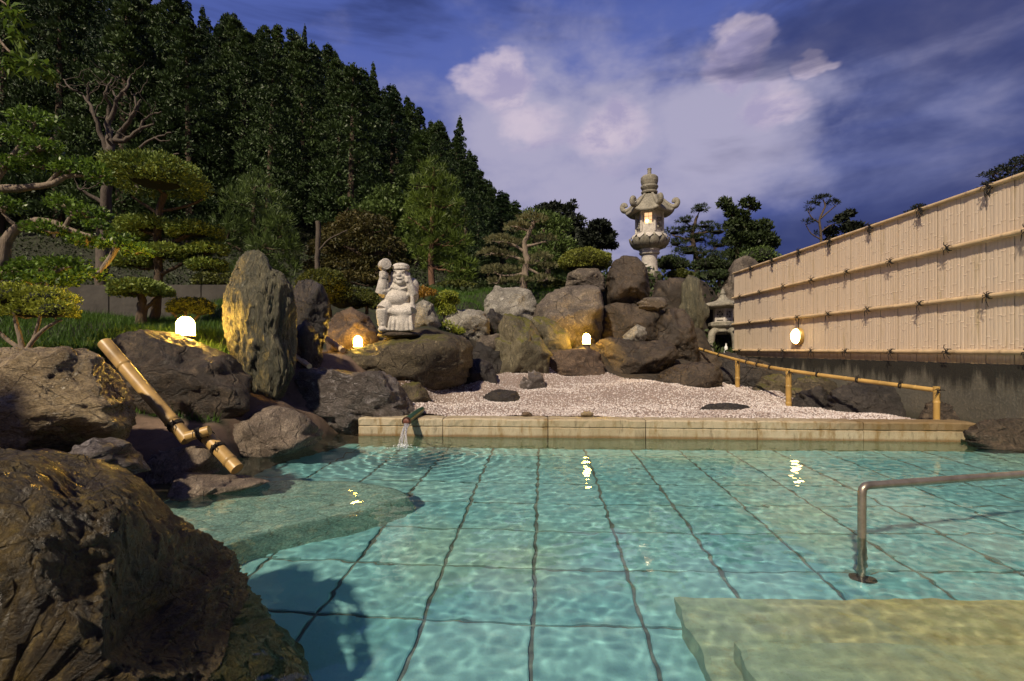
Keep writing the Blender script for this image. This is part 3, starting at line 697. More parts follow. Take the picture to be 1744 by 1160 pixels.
# water surface with real ripples
def water():
    xs = np.arange(-3.5, 5.82, .02); ys = np.arange(.75, 6.72, .02)
    X, Y = np.meshgrid(xs, ys); x = X.ravel(); y = Y.ravel()
    P = np.stack([x, y, np.zeros_like(x)], 1)
    z = np.zeros_like(x)
    wr = np.random.RandomState(3)
    for k in range(70):
        lam = .05 + .24 * wr.uniform() ** 1.8; th = wr.uniform(0, 2 * math.pi); ph = wr.uniform(0, 6.28)
        z += .000086 * (lam / .12) ** 0.85 * np.sin(2 * math.pi / lam * (x * math.cos(th) + y * math.sin(th)) + ph + 1.5 * vnoise(P * 1.1, 3 + k % 5))
    z += .0004 * fbm(P * np.array([2.2, 3.0, 1]), 3, 21)
    # rings from the spout
    sp = water_pt(686, 766); r = np.hypot(x - sp.x, y - sp.y)
    z += .0035 * np.sin(r * 2 * math.pi / .13) * np.exp(-r / .55)
    n, k = len(xs), len(ys); i, j = np.meshgrid(np.arange(n - 1), np.arange(k - 1)); i = i.ravel(); j = j.ravel()
    f = np.stack([j * n + i, j * n + i + 1, (j + 1) * n + i + 1, (j + 1) * n + i], 1)
    b_ = (x - PO.x) * PV.x + (y - PO.y) * PV.y
    keep = b_ < .14
    f = f[keep[f].all(1)]
    m = bpy.data.materials.new('pool_water'); m.use_nodes = True; nt = m.node_tree; nt.nodes.clear()
    g = nt.nodes.new('ShaderNodeBsdfGlass'); g.inputs['IOR'].default_value = 1.333; g.inputs['Roughness'].default_value = 0.0
    g.inputs['Color'].default_value = (.93, .985, .975, 1)
    out = nt.nodes.new('ShaderNodeOutputMaterial'); nt.links.new(g.outputs[0], out.inputs[0])
    o = obj('water', np.stack([x, y, z], 1), f, m, smooth=True); tag(o, kind='structure'); caus(o, True)
    return o
WATER = water()

# ------------------------------------------------------------------ concrete wall and bamboo fence
def concrete_mat():
    m, nt, b, t, tc = mat_new('stained_concrete')
    P = nt.nodes.new('ShaderNodeNewGeometry').outputs['Position']; x, y, z = t.xyz(P)
    n1 = t.noise(P, 1.4, 6, .65).outputs[0]; n2 = t.noise(t.mapv(P, (1, 1, .12)), 4.5, 6, .65).outputs[0]; n3 = t.noise(P, 30, 6, .7).outputs[0]
    c = t.mix(t.sm(n1, .3, .7), (0.085, 0.082, 0.062), (0.17, 0.155, 0.115))
    c = t.mix(t.m('MULTIPLY', t.sm(n3, .45, .7), .4), c, (0.25, 0.225, 0.17))
    st_ = t.sm(t.m('ADD', z, t.m('MULTIPLY_ADD', n2, -.95, .48)), .55, .76)
    c = t.mix(t.m('MULTIPLY', st_, .92), c, (0.014, 0.013, 0.009))     # water stains running down from the top
    lo = t.sm(t.m('ADD', z, t.m('MULTIPLY_ADD', n1, -.5, .25)), .30, .05)
    c = t.mix(t.m('MULTIPLY', lo, .7), c, (0.030, 0.032, 0.014))
    nt.links.new(c, b.inputs['Base Color']); b.inputs['Roughness'].default_value = .85
    nt.links.new(t.bump(t.m('ADD', n1, n3), .5, .02), b.inputs['Normal'])
    return m
FX = 5.83
wl = MB(); wl.box((FX - .03, 1.0, -.8), (FX + .26, 13.50, .90), .012)
w_o = wl.build('wall', concrete_mat()); tag(w_o, 'stained grey concrete retaining wall below the bamboo fence', 'wall')
def strip_mat():
    m, nt, b, t, tc = mat_new('split_bamboo')
    P = nt.nodes.new('ShaderNodeNewGeometry').outputs['Position']; x, y, z = t.xyz(P)
    oi = nt.nodes.new('ShaderNodeObjectInfo').outputs['Random']
    n1 = t.noise(t.mapv(P, (4, 4, .5)), 2.0, 5, .6).outputs[0]; n2 = t.noise(t.mapv(P, (30, 30, 1.2)), 3, 5, .6).outputs[0]
    c = t.mix(oi, (0.655, 0.525, 0.385), (0.70, 0.575, 0.435))
    c = t.mix(t.m('MULTIPLY', t.sm(n2, .5, .75), .25), c, (0.42, 0.32, 0.19))
    c = t.mix(t.m('MULTIPLY', t.sm(n1, .58, .75), .55), c, (0.33, 0.25, 0.09))
    foot = t.sm(t.m('ADD', z, t.m('MULTIPLY', n1, .12)), 1.07, 1.0)
    c = t.mix(t.m('MULTIPLY', foot, .6), c, (0.33, 0.20, 0.05))
    nt.links.new(c, b.inputs['Base Color']); b.inputs['Roughness'].default_value = .45
    nt.links.new(t.bump(n2, .2, .004), b.inputs['Normal'])
    return m
M['strip'] = strip_mat()
fence = root('bamboo_fence', (FX, 8.8, .905), 'long pale split bamboo privacy fence with horizontal poles, on the concrete wall', 'fence')
FZ0, FZ1 = .905, 3.06
def strip_mesh(seed, w):
    r = random.Random(seed); zs = [0.0]; z = r.uniform(.10, .34)
    nodes = []
    while z < FZ1 - FZ0 - .08: nodes.append(z); z += r.uniform(.30, .42)
    rows = [(0, 0)]
    for q in nodes: rows += [(q - .014, 0), (q, .0030), (q + .008, -.0008)]
    rows.append((FZ1 - FZ0, 0)); v, f = [], []
    for (z, e) in rows:
        for (yy_, xx) in ((-.5, .0), (-.42, -.0025), (0, -.0036), (.42, -.0025), (.5, .0)): v.append((xx - e, yy_ * (w - .0006), z))
    for i in range(len(rows) - 1):
        for j in range(4): a = i * 5 + j; f.append((a, a + 5, a + 6, a + 1))
    return mesh_np('bamboo_strip', v, f)
SW = .36 / 7
smesh = []
for q in range(14):
    me = strip_mesh(q, SW); me.materials.append(M['strip']); smesh.append(me)
rng = random.Random(8)
npan = 27; y_far = 13.45
M['backing'] = simple('fence_backing', (0.34, 0.25, 0.15), .8)
for p in range(npan):
    y1 = y_far - p * .36; y0 = y1 - .36
    b_ = MB().box((FX + .006, y0 + .004, FZ0), (FX + .022, y1 - .004, FZ1))
    po = b_.build('panel', M['backing'], fence)
    for q in range(7):
        o = bpy.data.objects.new('bamboo_strip', smesh[rng.randrange(14)]); COL.objects.link(o); o.parent = po
        o.location = Vector((FX + rng.uniform(-.002, .002) + (.005 if q in (0, 6) else 0), y0 + SW * (q + .5), FZ0 + rng.uniform(-.006, .002))) - parent_world(fence)
def bamboo_pole(mb, pts, r, step=.38, seed=0, n=10):
    """a pole along a polyline with a node ring every `step`"""
    pts = [Vector(p) for p in pts]; rr = random.Random(seed); L = [0]
    for i in range(1, len(pts)): L.append(L[-1] + (pts[i] - pts[i - 1]).length)
    def P(s):
        for i in range(1, len(pts)):
            if s <= L[i] + 1e-9: return pts[i - 1].lerp(pts[i], (s - L[i - 1]) / max(1e-9, L[i] - L[i - 1]))
        return pts[-1]
    ss = [(0, r)]; s = step * rr.uniform(.3, .9); last = 0
    marks = []
    while s < L[-1] - .03:
        marks.append(s); s += step * rr.uniform(.85, 1.15)
    for q in marks: ss += [(q - .02, r), (q - .004, r * 1.13), (q + .004, r * .94), (q + .02, r * .99)]
    for i in range(1, len(pts) - 1): ss.append((L[i], r))
    ss.append((L[-1], r)); ss.sort()
    mb.tube([P(a) for a, _ in ss], [b for _, b in ss], n)
    return marks
for k, zz in enumerate((1.05, 1.73, 2.42)):
    mb = MB(); bamboo_pole(mb, [(FX - .042, 3.7, zz), (FX - .042, 8.2, zz - .004), (FX - .042, 13.44, zz)], .031, .62, k)
    mb.build('bamboo_pole', M['bamboo_pale'], fence, True)
mb = MB(); bamboo_pole(mb, [(FX - .022, 3.7, FZ1 + .008), (FX - .022, 13.46, FZ1 + .008)], .026, .6, 11)
mb.build('bamboo_pole', M['bamboo_pale'], fence, True)
mb = MB(); bamboo_pole(mb, [(FX + .022, 3.7, FZ1 + .014), (FX + .022, 13.46, FZ1 + .014)], .028, .6, 12)
mb.build('bamboo_pole', M['bamboo_pale'], fence, True)
def knot(mb, p, r, rr, out=Vector((-1, 0, 0)), along=Vector((0, 1, 0)), ends=6, L=.11):
    p = Vector(p); up = out.cross(along)
    for s in (-.008, .008):
        pts = [p + along * s + (out * math.cos(a) + up * math.sin(a)) * (r + .005) for a in np.linspace(0, 2 * math.pi, 11)]
        mb.tube(pts, .0055, 4, False)
    c = p + out * (r + .012); mb.ball(c, (.010, .011, .010), nu=7, nv=5)
    for k in range(ends):
        a = k * 2 * math.pi / ends + rr.uniform(-.35, .35); l = L * rr.uniform(.6, 1.15)
        d = along * math.cos(a) * .8 + up * math.sin(a)
        e1 = c + d * l * .5 + out * .025; e2 = c + d * l + out * .005 + Vector((0, 0, -.025))
        mb.tube([c, e1, e2], [.0055, .0055, .0035], 4, False)
rng = random.Random(21)
for zz, ph in ((1.05, 6.80), (1.73, 6.25), (2.42, 6.80), (FZ1 + .008, 6.25)):
    y = ph - 2.1
    while y < 13.4:
        mb = MB(); knot(mb, (FX - (.022 if zz > 3 else .042), y + rng.uniform(-.02, .02), zz), .031, rng)
        if zz > 3:
            for q in range(9):
                c = Vector((FX - .055, y + rng.uniform(-.03, .03), zz)); mb.tube([c, c + Vector((-.01, rng.uniform(-.05, .05), -.06)), c + Vector((-.005, rng.uniform(-.05, .05), -rng.uniform(.10, .16)))], .004, 4, False)
        mb.build('twine_knot', M['rope'], fence)
        y += 1.03
# round lamp on the fence
ly = 10.35
lm = root('wall_lamp', (FX - .02, ly, 1.33), 'round glowing lamp mounted on the bamboo fence', 'lamp')
def disc_rings(prof, c, n=28):
    v, f = [], []
    for (r, x) in prof:
        for j in range(n): th = 2 * math.pi * j / n; v.append((c[0] - x, c[1] + r * math.cos(th), c[2] + r * math.sin(th)))
    k = len(prof)
    for i in range(k - 1):
        for j in range(n): f.append((i * n + j, (i + 1) * n + j, (i + 1) * n + (j + 1) % n, i * n + (j + 1) % n))
    f.append(tuple(range((k - 1) * n, k * n))[::-1]); return v, f
v, f = disc_rings([(.17, .0), (.172, .03), (.165, .075), (.155, .08), (.150, .06)], (FX - .015, ly, 1.345)); obj('rim', v, f, simple('lamp_rim_brass', (.55, .36, .10), .4, .3), lm, True)
v, f = disc_rings([(.150, .065), (.146, .09), (.125, .115), (.08, .13), (.03, .135)], (FX - .015, ly, 1.345)); obj('lamp_glass', v, f, M['wallglass'], lm, True)
mb = MB().tube([(FX - .03, ly, 1.51), (FX - .045, ly - .01, 1.62), (FX - .03, ly, 1.73)], .012, 6); mb.build('cable', M['rope'], lm)

# out of view behind the camera: an added pillar, sized so its shadow falls on the left boulder
shadow_pillar = MB().box((-6.2, .15, 0.0), (-4.92, .75, 4.0), .02)
tag(shadow_pillar.build('pillar', simple('shadow_pillar_plaster', (.5, .45, .38), .8)), kind='structure')
dk = MB().box((-2.2, -6, -.8), (6.0, .72, .12), .02)
tag(dk.build('pool_deck', simple('deck_stone', (.22, .20, .17), .7)), kind='structure')

# ------------------------------------------------------------------ rocks
_ico = {}
def ico(sub):
    if sub not in _ico:
        bm = bmesh.new(); bmesh.ops.create_icosphere(bm, subdivisions=sub, radius=1)
        bm.verts.ensure_lookup_table()
        _ico[sub] = (np.array([v.co[:] for v in bm.verts]), np.array([[v.index for v in f.verts] for f in bm.faces])); bm.free()
    return _ico[sub]
def unit_rock(sub, seed, planes=20, soft=34.0):
    W, Fc = ico(sub); W = W / np.linalg.norm(W, axis=1)[:, None]
    rs = np.random.RandomState(seed)
    N = rs.normal(size=(planes, 3)); N /= np.linalg.norm(N, axis=1)[:, None]
    Dp = rs.uniform(.70, 1.0, planes)
    q = np.maximum(W @ N.T, .02) / Dp[None, :]            # 1/r for every plane
    q = np.concatenate([q, np.full((len(W), 1), 1 / 1.08)], 1)
    inv = (q ** soft).sum(1) ** (1 / soft)
    return W / inv[:, None], Fc
def poly_radius(poly, th):
    """distance from the origin to the closed polygon along each angle"""
    P = np.array(poly); Q = np.roll(P, -1, 0); d = np.stack([np.cos(th), np.sin(th)], 1); best = np.zeros(len(th))
    for p, q in zip(P, Q):
        e = q - p; den = d[:, 0] * e[1] - d[:, 1] * e[0]
        den = np.where(np.abs(den) < 1e-9, 1e-9, den)
        t = (p[0] * e[1] - p[1] * e[0]) / den; u = (p[0] * d[:, 1] - p[1] * d[:, 0]) / den
        ok = (u >= -1e-6) & (u <= 1 + 1e-6) & (t > 0); best = np.where(ok & (t > best), t, best)
    return best
def rock(name, label, outline, d, thick, mat, sub, seed, tilt=0.0, rough=1.0, strat=None):
    U, Fc = unit_rock(sub, seed)
    pts = [((px - CX) / F * d, H + (HY - py) / F * d) for px, py in outline]
    xs = [p[0] for p in pts]; zs = [p[1] for p in pts]
    c = ((min(xs) + max(xs)) / 2, (min(zs) + max(zs)) / 2)
    rel = [(x - c[0], z - c[1]) for x, z in pts]
    hw, hh = (max(xs) - min(xs)) / 2, (max(zs) - min(zs)) / 2
    # work in the stretched frame of the outline's own box
    reln = [(x / hw, z / hh) for x, z in rel]
    nb = 180; tg = (np.arange(nb) + .5) / nb * 2 * math.pi - math.pi
    Rg = poly_radius(reln, tg)
    kern = np.array([1, 2, 3, 2, 1]) / 9.0
    Rg = sum(kern[k] * np.roll(Rg, k - 2) for k in range(5))
    th = np.arctan2(U[:, 2], U[:, 0]); pr = np.hypot(U[:, 0], U[:, 2])
    b = np.clip(((th + math.pi) / (2 * math.pi) * nb).astype(int), 0, nb - 1)
    S = np.zeros(nb); np.maximum.at(S, b, pr); S[S == 0] = 1
    S = sum(kern[k] * np.roll(S, k - 2) for k in range(5))
    tt = np.concatenate([[tg[-1] - 2 * math.pi], tg, [tg[0] + 2 * math.pi]])
    sc_ = np.interp(th, tt, np.concatenate([[Rg[-1]], Rg, [Rg[0]]])) / np.interp(th, tt, np.concatenate([[S[-1]], S, [S[0]]]))
    sc_ = 1 + (sc_ - 1) * np.clip(pr / .35, 0, 1)
    X = U[:, 0] * sc_ * hw; Zv = U[:, 2] * sc_ * hh; Y = U[:, 1] * thick
    V = np.stack([X, Y, Zv], 1)
    size = (hw + hh + thick) / 3
    Nn = U / np.linalg.norm(U, axis=1)[:, None]
    Nn = Nn / np.array([hw, thick, hh]); Nn /= np.linalg.norm(Nn, axis=1)[:, None]
    st = np.array(strat if strat else (1, 1, 1.5)); a = R(25 * math.sin(seed * 1.7))
    Q = V @ np.array([[math.cos(a), 0, -math.sin(a)], [0, 1, 0], [math.sin(a), 0, math.cos(a)]]) * st / size
    disp = fbm(Q * 1.9 + seed, 4, seed) * .085 + fbm(Q * 4.2 + seed, 4, seed + 3, .55, True) * .036 - .015
    # broken steps: quantised noise gives small ledges and chips
    led = fbm(Q * 2.6 + 31, 3, seed + 7); disp += (np.floor(led * 6) / 6 - led) * .14
    if sub >= 5: disp += fbm(Q * 9, 4, seed + 11, .6, True) * .016
    V = V + Nn * (disp * size * rough * 1.4)[:, None]
    V += np.array([c[0], d, c[1]])
    # near faces bulge past the drawn outline: pull the stone in about its own centre until its outline has the drawn size
    ox = [p[0] for p in outline]; oy = [p[1] for p in outline]; pcx, pcy = (min(ox) + max(ox)) / 2, (min(oy) + max(oy)) / 2; phw, phh = (max(ox) - min(ox)) / 2, (max(oy) - min(oy)) / 2
    for it in range(4):
        un = (CX + F * V[:, 0] / V[:, 1] - pcx) / phw; vn = -(HY - F * (V[:, 2] - H) / V[:, 1] - pcy) / phh
        th = np.arctan2(vn, un); pr = np.hypot(un, vn); b = np.clip(((th + math.pi) / (2 * math.pi) * nb).astype(int), 0, nb - 1)
        S = np.zeros(nb); np.maximum.at(S, b, pr); S[S == 0] = 1
        q = np.clip(Rg / S, .75, 1.2); q = sum(kern[k] * np.roll(q, k - 2) for k in range(5)); q = sum(kern[k] * np.roll(q, k - 2) for k in range(5))
        q = np.interp(th, tt, np.concatenate([[q[-1]], q, [q[0]]])); q = 1 + (q - 1) * np.clip(pr / .4, 0, 1)
        V[:, 0] = c[0] + (V[:, 0] - c[0]) * q; V[:, 2] = c[1] + (V[:, 2] - c[1]) * q
    o = obj(name, V, Fc, M[mat], smooth=True)
    tag(o, label, 'rock', 'rocks of the garden'); caus(o)
    return o
for (nm, lb, ol, d_, th_, mt, sb, sd, g_) in ROCKS:
    cyb = (min(p[1] for p in ol) + max(p[1] for p in ol)) / 2
    mxy = max(p[1] for p in ol)
    # bed the foot of the stone a little below the ground
    ol2 = [(px, py + (8 + .10 * (mxy - cyb)) * max(0, (py - cyb) / (mxy - cyb)) if g_ else py) for px, py in ol]
    rock(nm, lb, ol2, d_, th_, mt, sb, sd, strat={'rk_green': (2.2, 2.2, .5), 'rk_mossy': (1.8, 1.8, .7)}.get(mt))
# the big wet boulder at the front
fo = [(-190,900),(-160,800),(-60,762),(40,764),(120,770),(180,785),(235,806),(262,850),(300,885),(345,915),(378,955),(402,985),(440,1045),(480,1110),(525,1180),(540,1290),(520,1420),(300,1480),(0,1480),(-180,1300)]
rock('boulder', 'huge dark wet boulder filling the lower left corner', fo, 1.82, .72, 'rk_front', 7, 2, rough=.85)

# submerged ledge of natural rock on the left
def ledge():
    edge = [(700,846),(655,862),(600,876),(540,888),(470,902),(410,922),(350,948),(300,975),(200,960),(220,880),(300,840),(400,822),(500,817),(600,820),(670,832)]
    pts = [under(px, py, -.30) for px, py in edge]; c = sum(pts, Vector()) / len(pts); n = 96
    pl = [(p.x - c.x, p.y - c.y) for p in pts]; th = (np.arange(n) + .5) / n * 2 * math.pi - math.pi
    rr = poly_radius(pl, th); rr = (np.roll(rr, 1) + 2 * rr + np.roll(rr, -1)) / 4
    v, f = [], []; rad = [0.02, .15, .3, .45, .6, .72, .82, .90, .96, 1.0, 1.02, 1.05, 1.08]
    for k, q in enumerate(rad):
        for j in range(n):
            x, y = c.x + rr[j] * q * math.cos(th[j]), c.y + rr[j] * q * math.sin(th[j])
            z = -.27 if k < 8 else [-.275, -.30, -.38, -.50, -.72][k - 8]
            z += fbm(np.array([[x * 3, y * 3, 0]]), 3, 3)[0] * .05 * (1 if k < 10 else .3)
            v.append((x, y, z))
    for k in range(len(rad) - 1):
        for j in range(n): f.append((k * n + j, k * n + (j + 1) % n, (k + 1) * n + (j + 1) % n, (k + 1) * n + j))
    f.append(tuple(range(n))[::-1])
    m = rockmat('ledge_stone', (0.27, 0.44, 0.38), (0.38, 0.55, 0.46), (0.54, 0.58, 0.42), 0, (.6, .9), 1.8, bump=.5, streak=.18)
    o = obj('rock_ledge', v, [tuple(reversed(q)) for q in f], m, smooth=True)
    tag(o, 'flat rock ledge under the water at the left side of the pool', 'rock'); caus(o)
ledge()

# ------------------------------------------------------------------ gravel bed and grass (nobody could count these)
def gravel():
    rs = np.random.RandomState(5)
    poly = [(-1.75,6.60),(5.05,6.22),(5.0,7.2),(4.9,8.6),(4.85,10.0),(4.6,10.9),(3.3,10.3),(2.6,9.6),(1.6,9.7),(.6,9.7),(-.4,9.2),(-.9,8.6),(-1.5,7.7),(-1.9,7.0)]
    def inside(x, y):
        r = np.zeros(len(x), bool); n = len(poly)
        for i in range(n):
            (x1, y1), (x2, y2) = poly[i], poly[(i + 1) % n]
            c = ((y1 > y) != (y2 > y)) & (x < (x2 - x1) * (y - y1) / (y2 - y1 + 1e-12) + x1); r ^= c
        return r
    # bed
    xs = np.arange(-2.0, 5.2, .05); ys = np.arange(6.2, 11.0, .05); X, Y = np.meshgrid(xs, ys); x, y = X.ravel(), Y.ravel()
    bl_ = (x - PO.x) * PV.x + (y - PO.y) * PV.y
    z = ground_z(x, y, False) + .012
    ins = inside(x, y) & (bl_ > .28); n = len(xs); k = len(ys)
    i, j = np.meshgrid(np.arange(n - 1), np.arange(k - 1)); i = i.ravel(); j = j.ravel()
    f = np.stack([j * n + i, j * n + i + 1, (j + 1) * n + i + 1, (j + 1) * n + i], 1); f = f[ins[f].all(1)]
    bedv = np.stack([x, y, z], 1)
    # pebbles
    N = 42000
    px = rs.uniform(-2, 5.2, N); py = 6.2 + 4.8 * rs.uniform(0, 1, N) ** 1.25
    ok = inside(px, py) & ((px - PO.x) * PV.x + (py - PO.y) * PV.y > .29); px, py = px[ok], py[ok]; N = len(px)
    pz = ground_z(px, py, False) + .014
    base = np.array([(1, 0, 0), (-.9, .15, 0), (.1, 1, .1), (0, -1, -.1), (.1, 0, .8), (0, .1, -.7)], float)
    bf = np.array([(0, 2, 4), (2, 1, 4), (1, 3, 4), (3, 0, 4), (2, 0, 5), (1, 2, 5), (3, 1, 5), (0, 3, 5)])
    s = rs.uniform(.009, .020, N); th = rs.uniform(0, 6.28, N); fl_ = rs.uniform(.5, 1, (N, 3))
    Bv = base[None] * fl_[:, None, :] * s[:, None, None] + rs.normal(0, .0015, (N, 6, 3))
    c, sn = np.cos(th)[:, None], np.sin(th)[:, None]
    vx = Bv[:, :, 0] * c - Bv[:, :, 1] * sn + px[:, None]; vy = Bv[:, :, 0] * sn + Bv[:, :, 1] * c + py[:, None]; vz = Bv[:, :, 2] + pz[:, None]
    PVs = np.stack([vx, vy, vz], 2).reshape(-1, 3); PF = (bf[None] + (np.arange(N) * 6)[:, None, None]).reshape(-1, 3)
    m, nt, b, t, tc = mat_new('gravel_white')
    g = nt.nodes.new('ShaderNodeNewGeometry'); P = g.outputs['Position']
    n1 = t.noise(P, 1.1, 4, .6).outputs[0]; n2 = t.noise(P, 70, 3, .7).outputs[0]
    cc = t.ramp(g.outputs['Random Per Island'], [(0.0, (0.30, 0.22, 0.18)), (0.25, (0.52, 0.43, 0.39)), (0.6, (0.68, 0.62, 0.58)), (1.0, (0.80, 0.77, 0.75))])
    cc = t.mix(t.m('MULTIPLY', t.sm(n1, .48, .68), .5), cc, (0.26, 0.185, 0.15))
    nt.links.new(cc, b.inputs['Base Color']); b.inputs['Roughness'].default_value = .75
    bm_ = simple('gravel_base', (0.33, 0.26, 0.225), .9, var=.5, scale=55, bump=1.0, bdist=.02)
    bed = obj('gravel_bed', bedv, f, bm_, smooth=True); tag(bed, kind='structure')
    o = obj('gravel', PVs, PF, m); tag(o, 'pale pinkish white gravel raked flat behind the kerb', 'gravel', kind='stuff')
gravel()

def leaf_arrays(Cn, Dn, L, W, rs, fold=.25, tipdrop=0.0):
    """rhombus leaves: centres (N,3), directions (N,3)"""
    N = len(Cn); Dn = Dn / (np.linalg.norm(Dn, axis=1)[:, None] + 1e-9)
    r = rs.normal(size=(N, 3)); S = np.cross(Dn, r); S /= (np.linalg.norm(S, axis=1)[:, None] + 1e-9); U = np.cross(S, Dn)
    L = L * rs.uniform(.65, 1.3, N)[:, None]; W = W * rs.uniform(.7, 1.25, N)[:, None]
    b = Cn - Dn * L * .5; tip = Cn + Dn * L * .5 - np.array([0, 0, tipdrop]) * L
    a = Cn + S * W * .5 + U * W * fold; c = Cn - S * W * .5 + U * W * fold
    V = np.stack([b, a, tip, c], 1).reshape(-1, 3); Fq = np.arange(4 * N).reshape(-1, 4)
    return V, Fq
def ell_points(rs, n, c, r, shell=.65, bottom=-1.0):
    d = rs.normal(size=(n * 2, 3)); d /= np.linalg.norm(d, axis=1)[:, None]; d = d[d[:, 2] > bottom][:n]
    while len(d) < n:
        e = rs.normal(size=(n, 3)); e /= np.linalg.norm(e, axis=1)[:, None]; d = np.concatenate([d, e[e[:, 2] > bottom]])[:n]
    q = shell + (1 - shell) * rs.uniform(0, 1, n) ** .6
    q *= 1 + .10 * vnoise(d * 3.1 + c[0], 3) + .05 * vnoise(d * 7.7 + c[1], 4)
    return np.array(c)[None] + d * q[:, None] * np.array(r)[None], d
def grass():
    rs = np.random.RandomState(6); xs, ys = [], []
    N = 90000; x = rs.uniform(-10, -2.0, N); y = rs.uniform(5.0, 11.5, N)
    e = .57 * y + x; ok = (e < .1 + .12 * vnoise(np.stack([x * 2, y * 2, x * 0], 1), 4)) & (y > 5.1)
    xs.append(x[ok]); ys.append(y[ok])
    N = 16000; x = rs.uniform(-2.2, 1.2, N); y = rs.uniform(10.3, 14.0, N); xs.append(x); ys.append(y)
    x = np.concatenate(xs); y = np.concatenate(ys); z = ground_z(x, y); N = len(x)
    h = rs.uniform(.05, .13, N) * (1 + .7 * (rs.uniform(0, 1, N) > .94)); a = rs.uniform(0, 6.28, N); w = rs.uniform(.004, .008, N)
    lx, ly_ = rs.normal(0, .35, N) * h, rs.normal(0, .35, N) * h
    b1 = np.stack([x - np.cos(a) * w, y - np.sin(a) * w, z - .01], 1); b2 = np.stack([x + np.cos(a) * w, y + np.sin(a) * w, z - .01], 1)
    tp = np.stack([x + lx, y + ly_, z + h], 1)
    V = np.stack([b1, b2, tp], 1).reshape(-1, 3); Fq = np.arange(3 * N).reshape(-1, 3)
    tag(obj('grass', V, Fq, M['grass']), 'short green lawn grass behind the boulders', 'grass', kind='stuff')
grass()
def undergrowth():
    rs = np.random.RandomState(16); N = 60000
    y = 13.0 + 24 * rs.uniform(0, 1, N) ** 1.1; x = rs.uniform(-1.25, .45, N) * y
    d = 1 - np.clip(vnoise(np.stack([x * .5, y * .5, x * 0], 1), 7) * .5 + .5, 0, 1)
    z = ground_z(x, y) + rs.uniform(0, 1, N) ** 1.5 * (.15 + .75 * d) * np.clip((y - 12) / 4, .3, 1)
    D = rs.normal(0, .6, (N, 3)) + np.array([0, -.2, .6])
    V, Fq = leaf_arrays(np.stack([x, y, z], 1), D, .17, .08, rs)
    tag(obj('undergrowth', V, Fq, M['midtree']), 'dark leafy undergrowth on the slope below the forest', 'undergrowth', kind='stuff')
undergrowth()

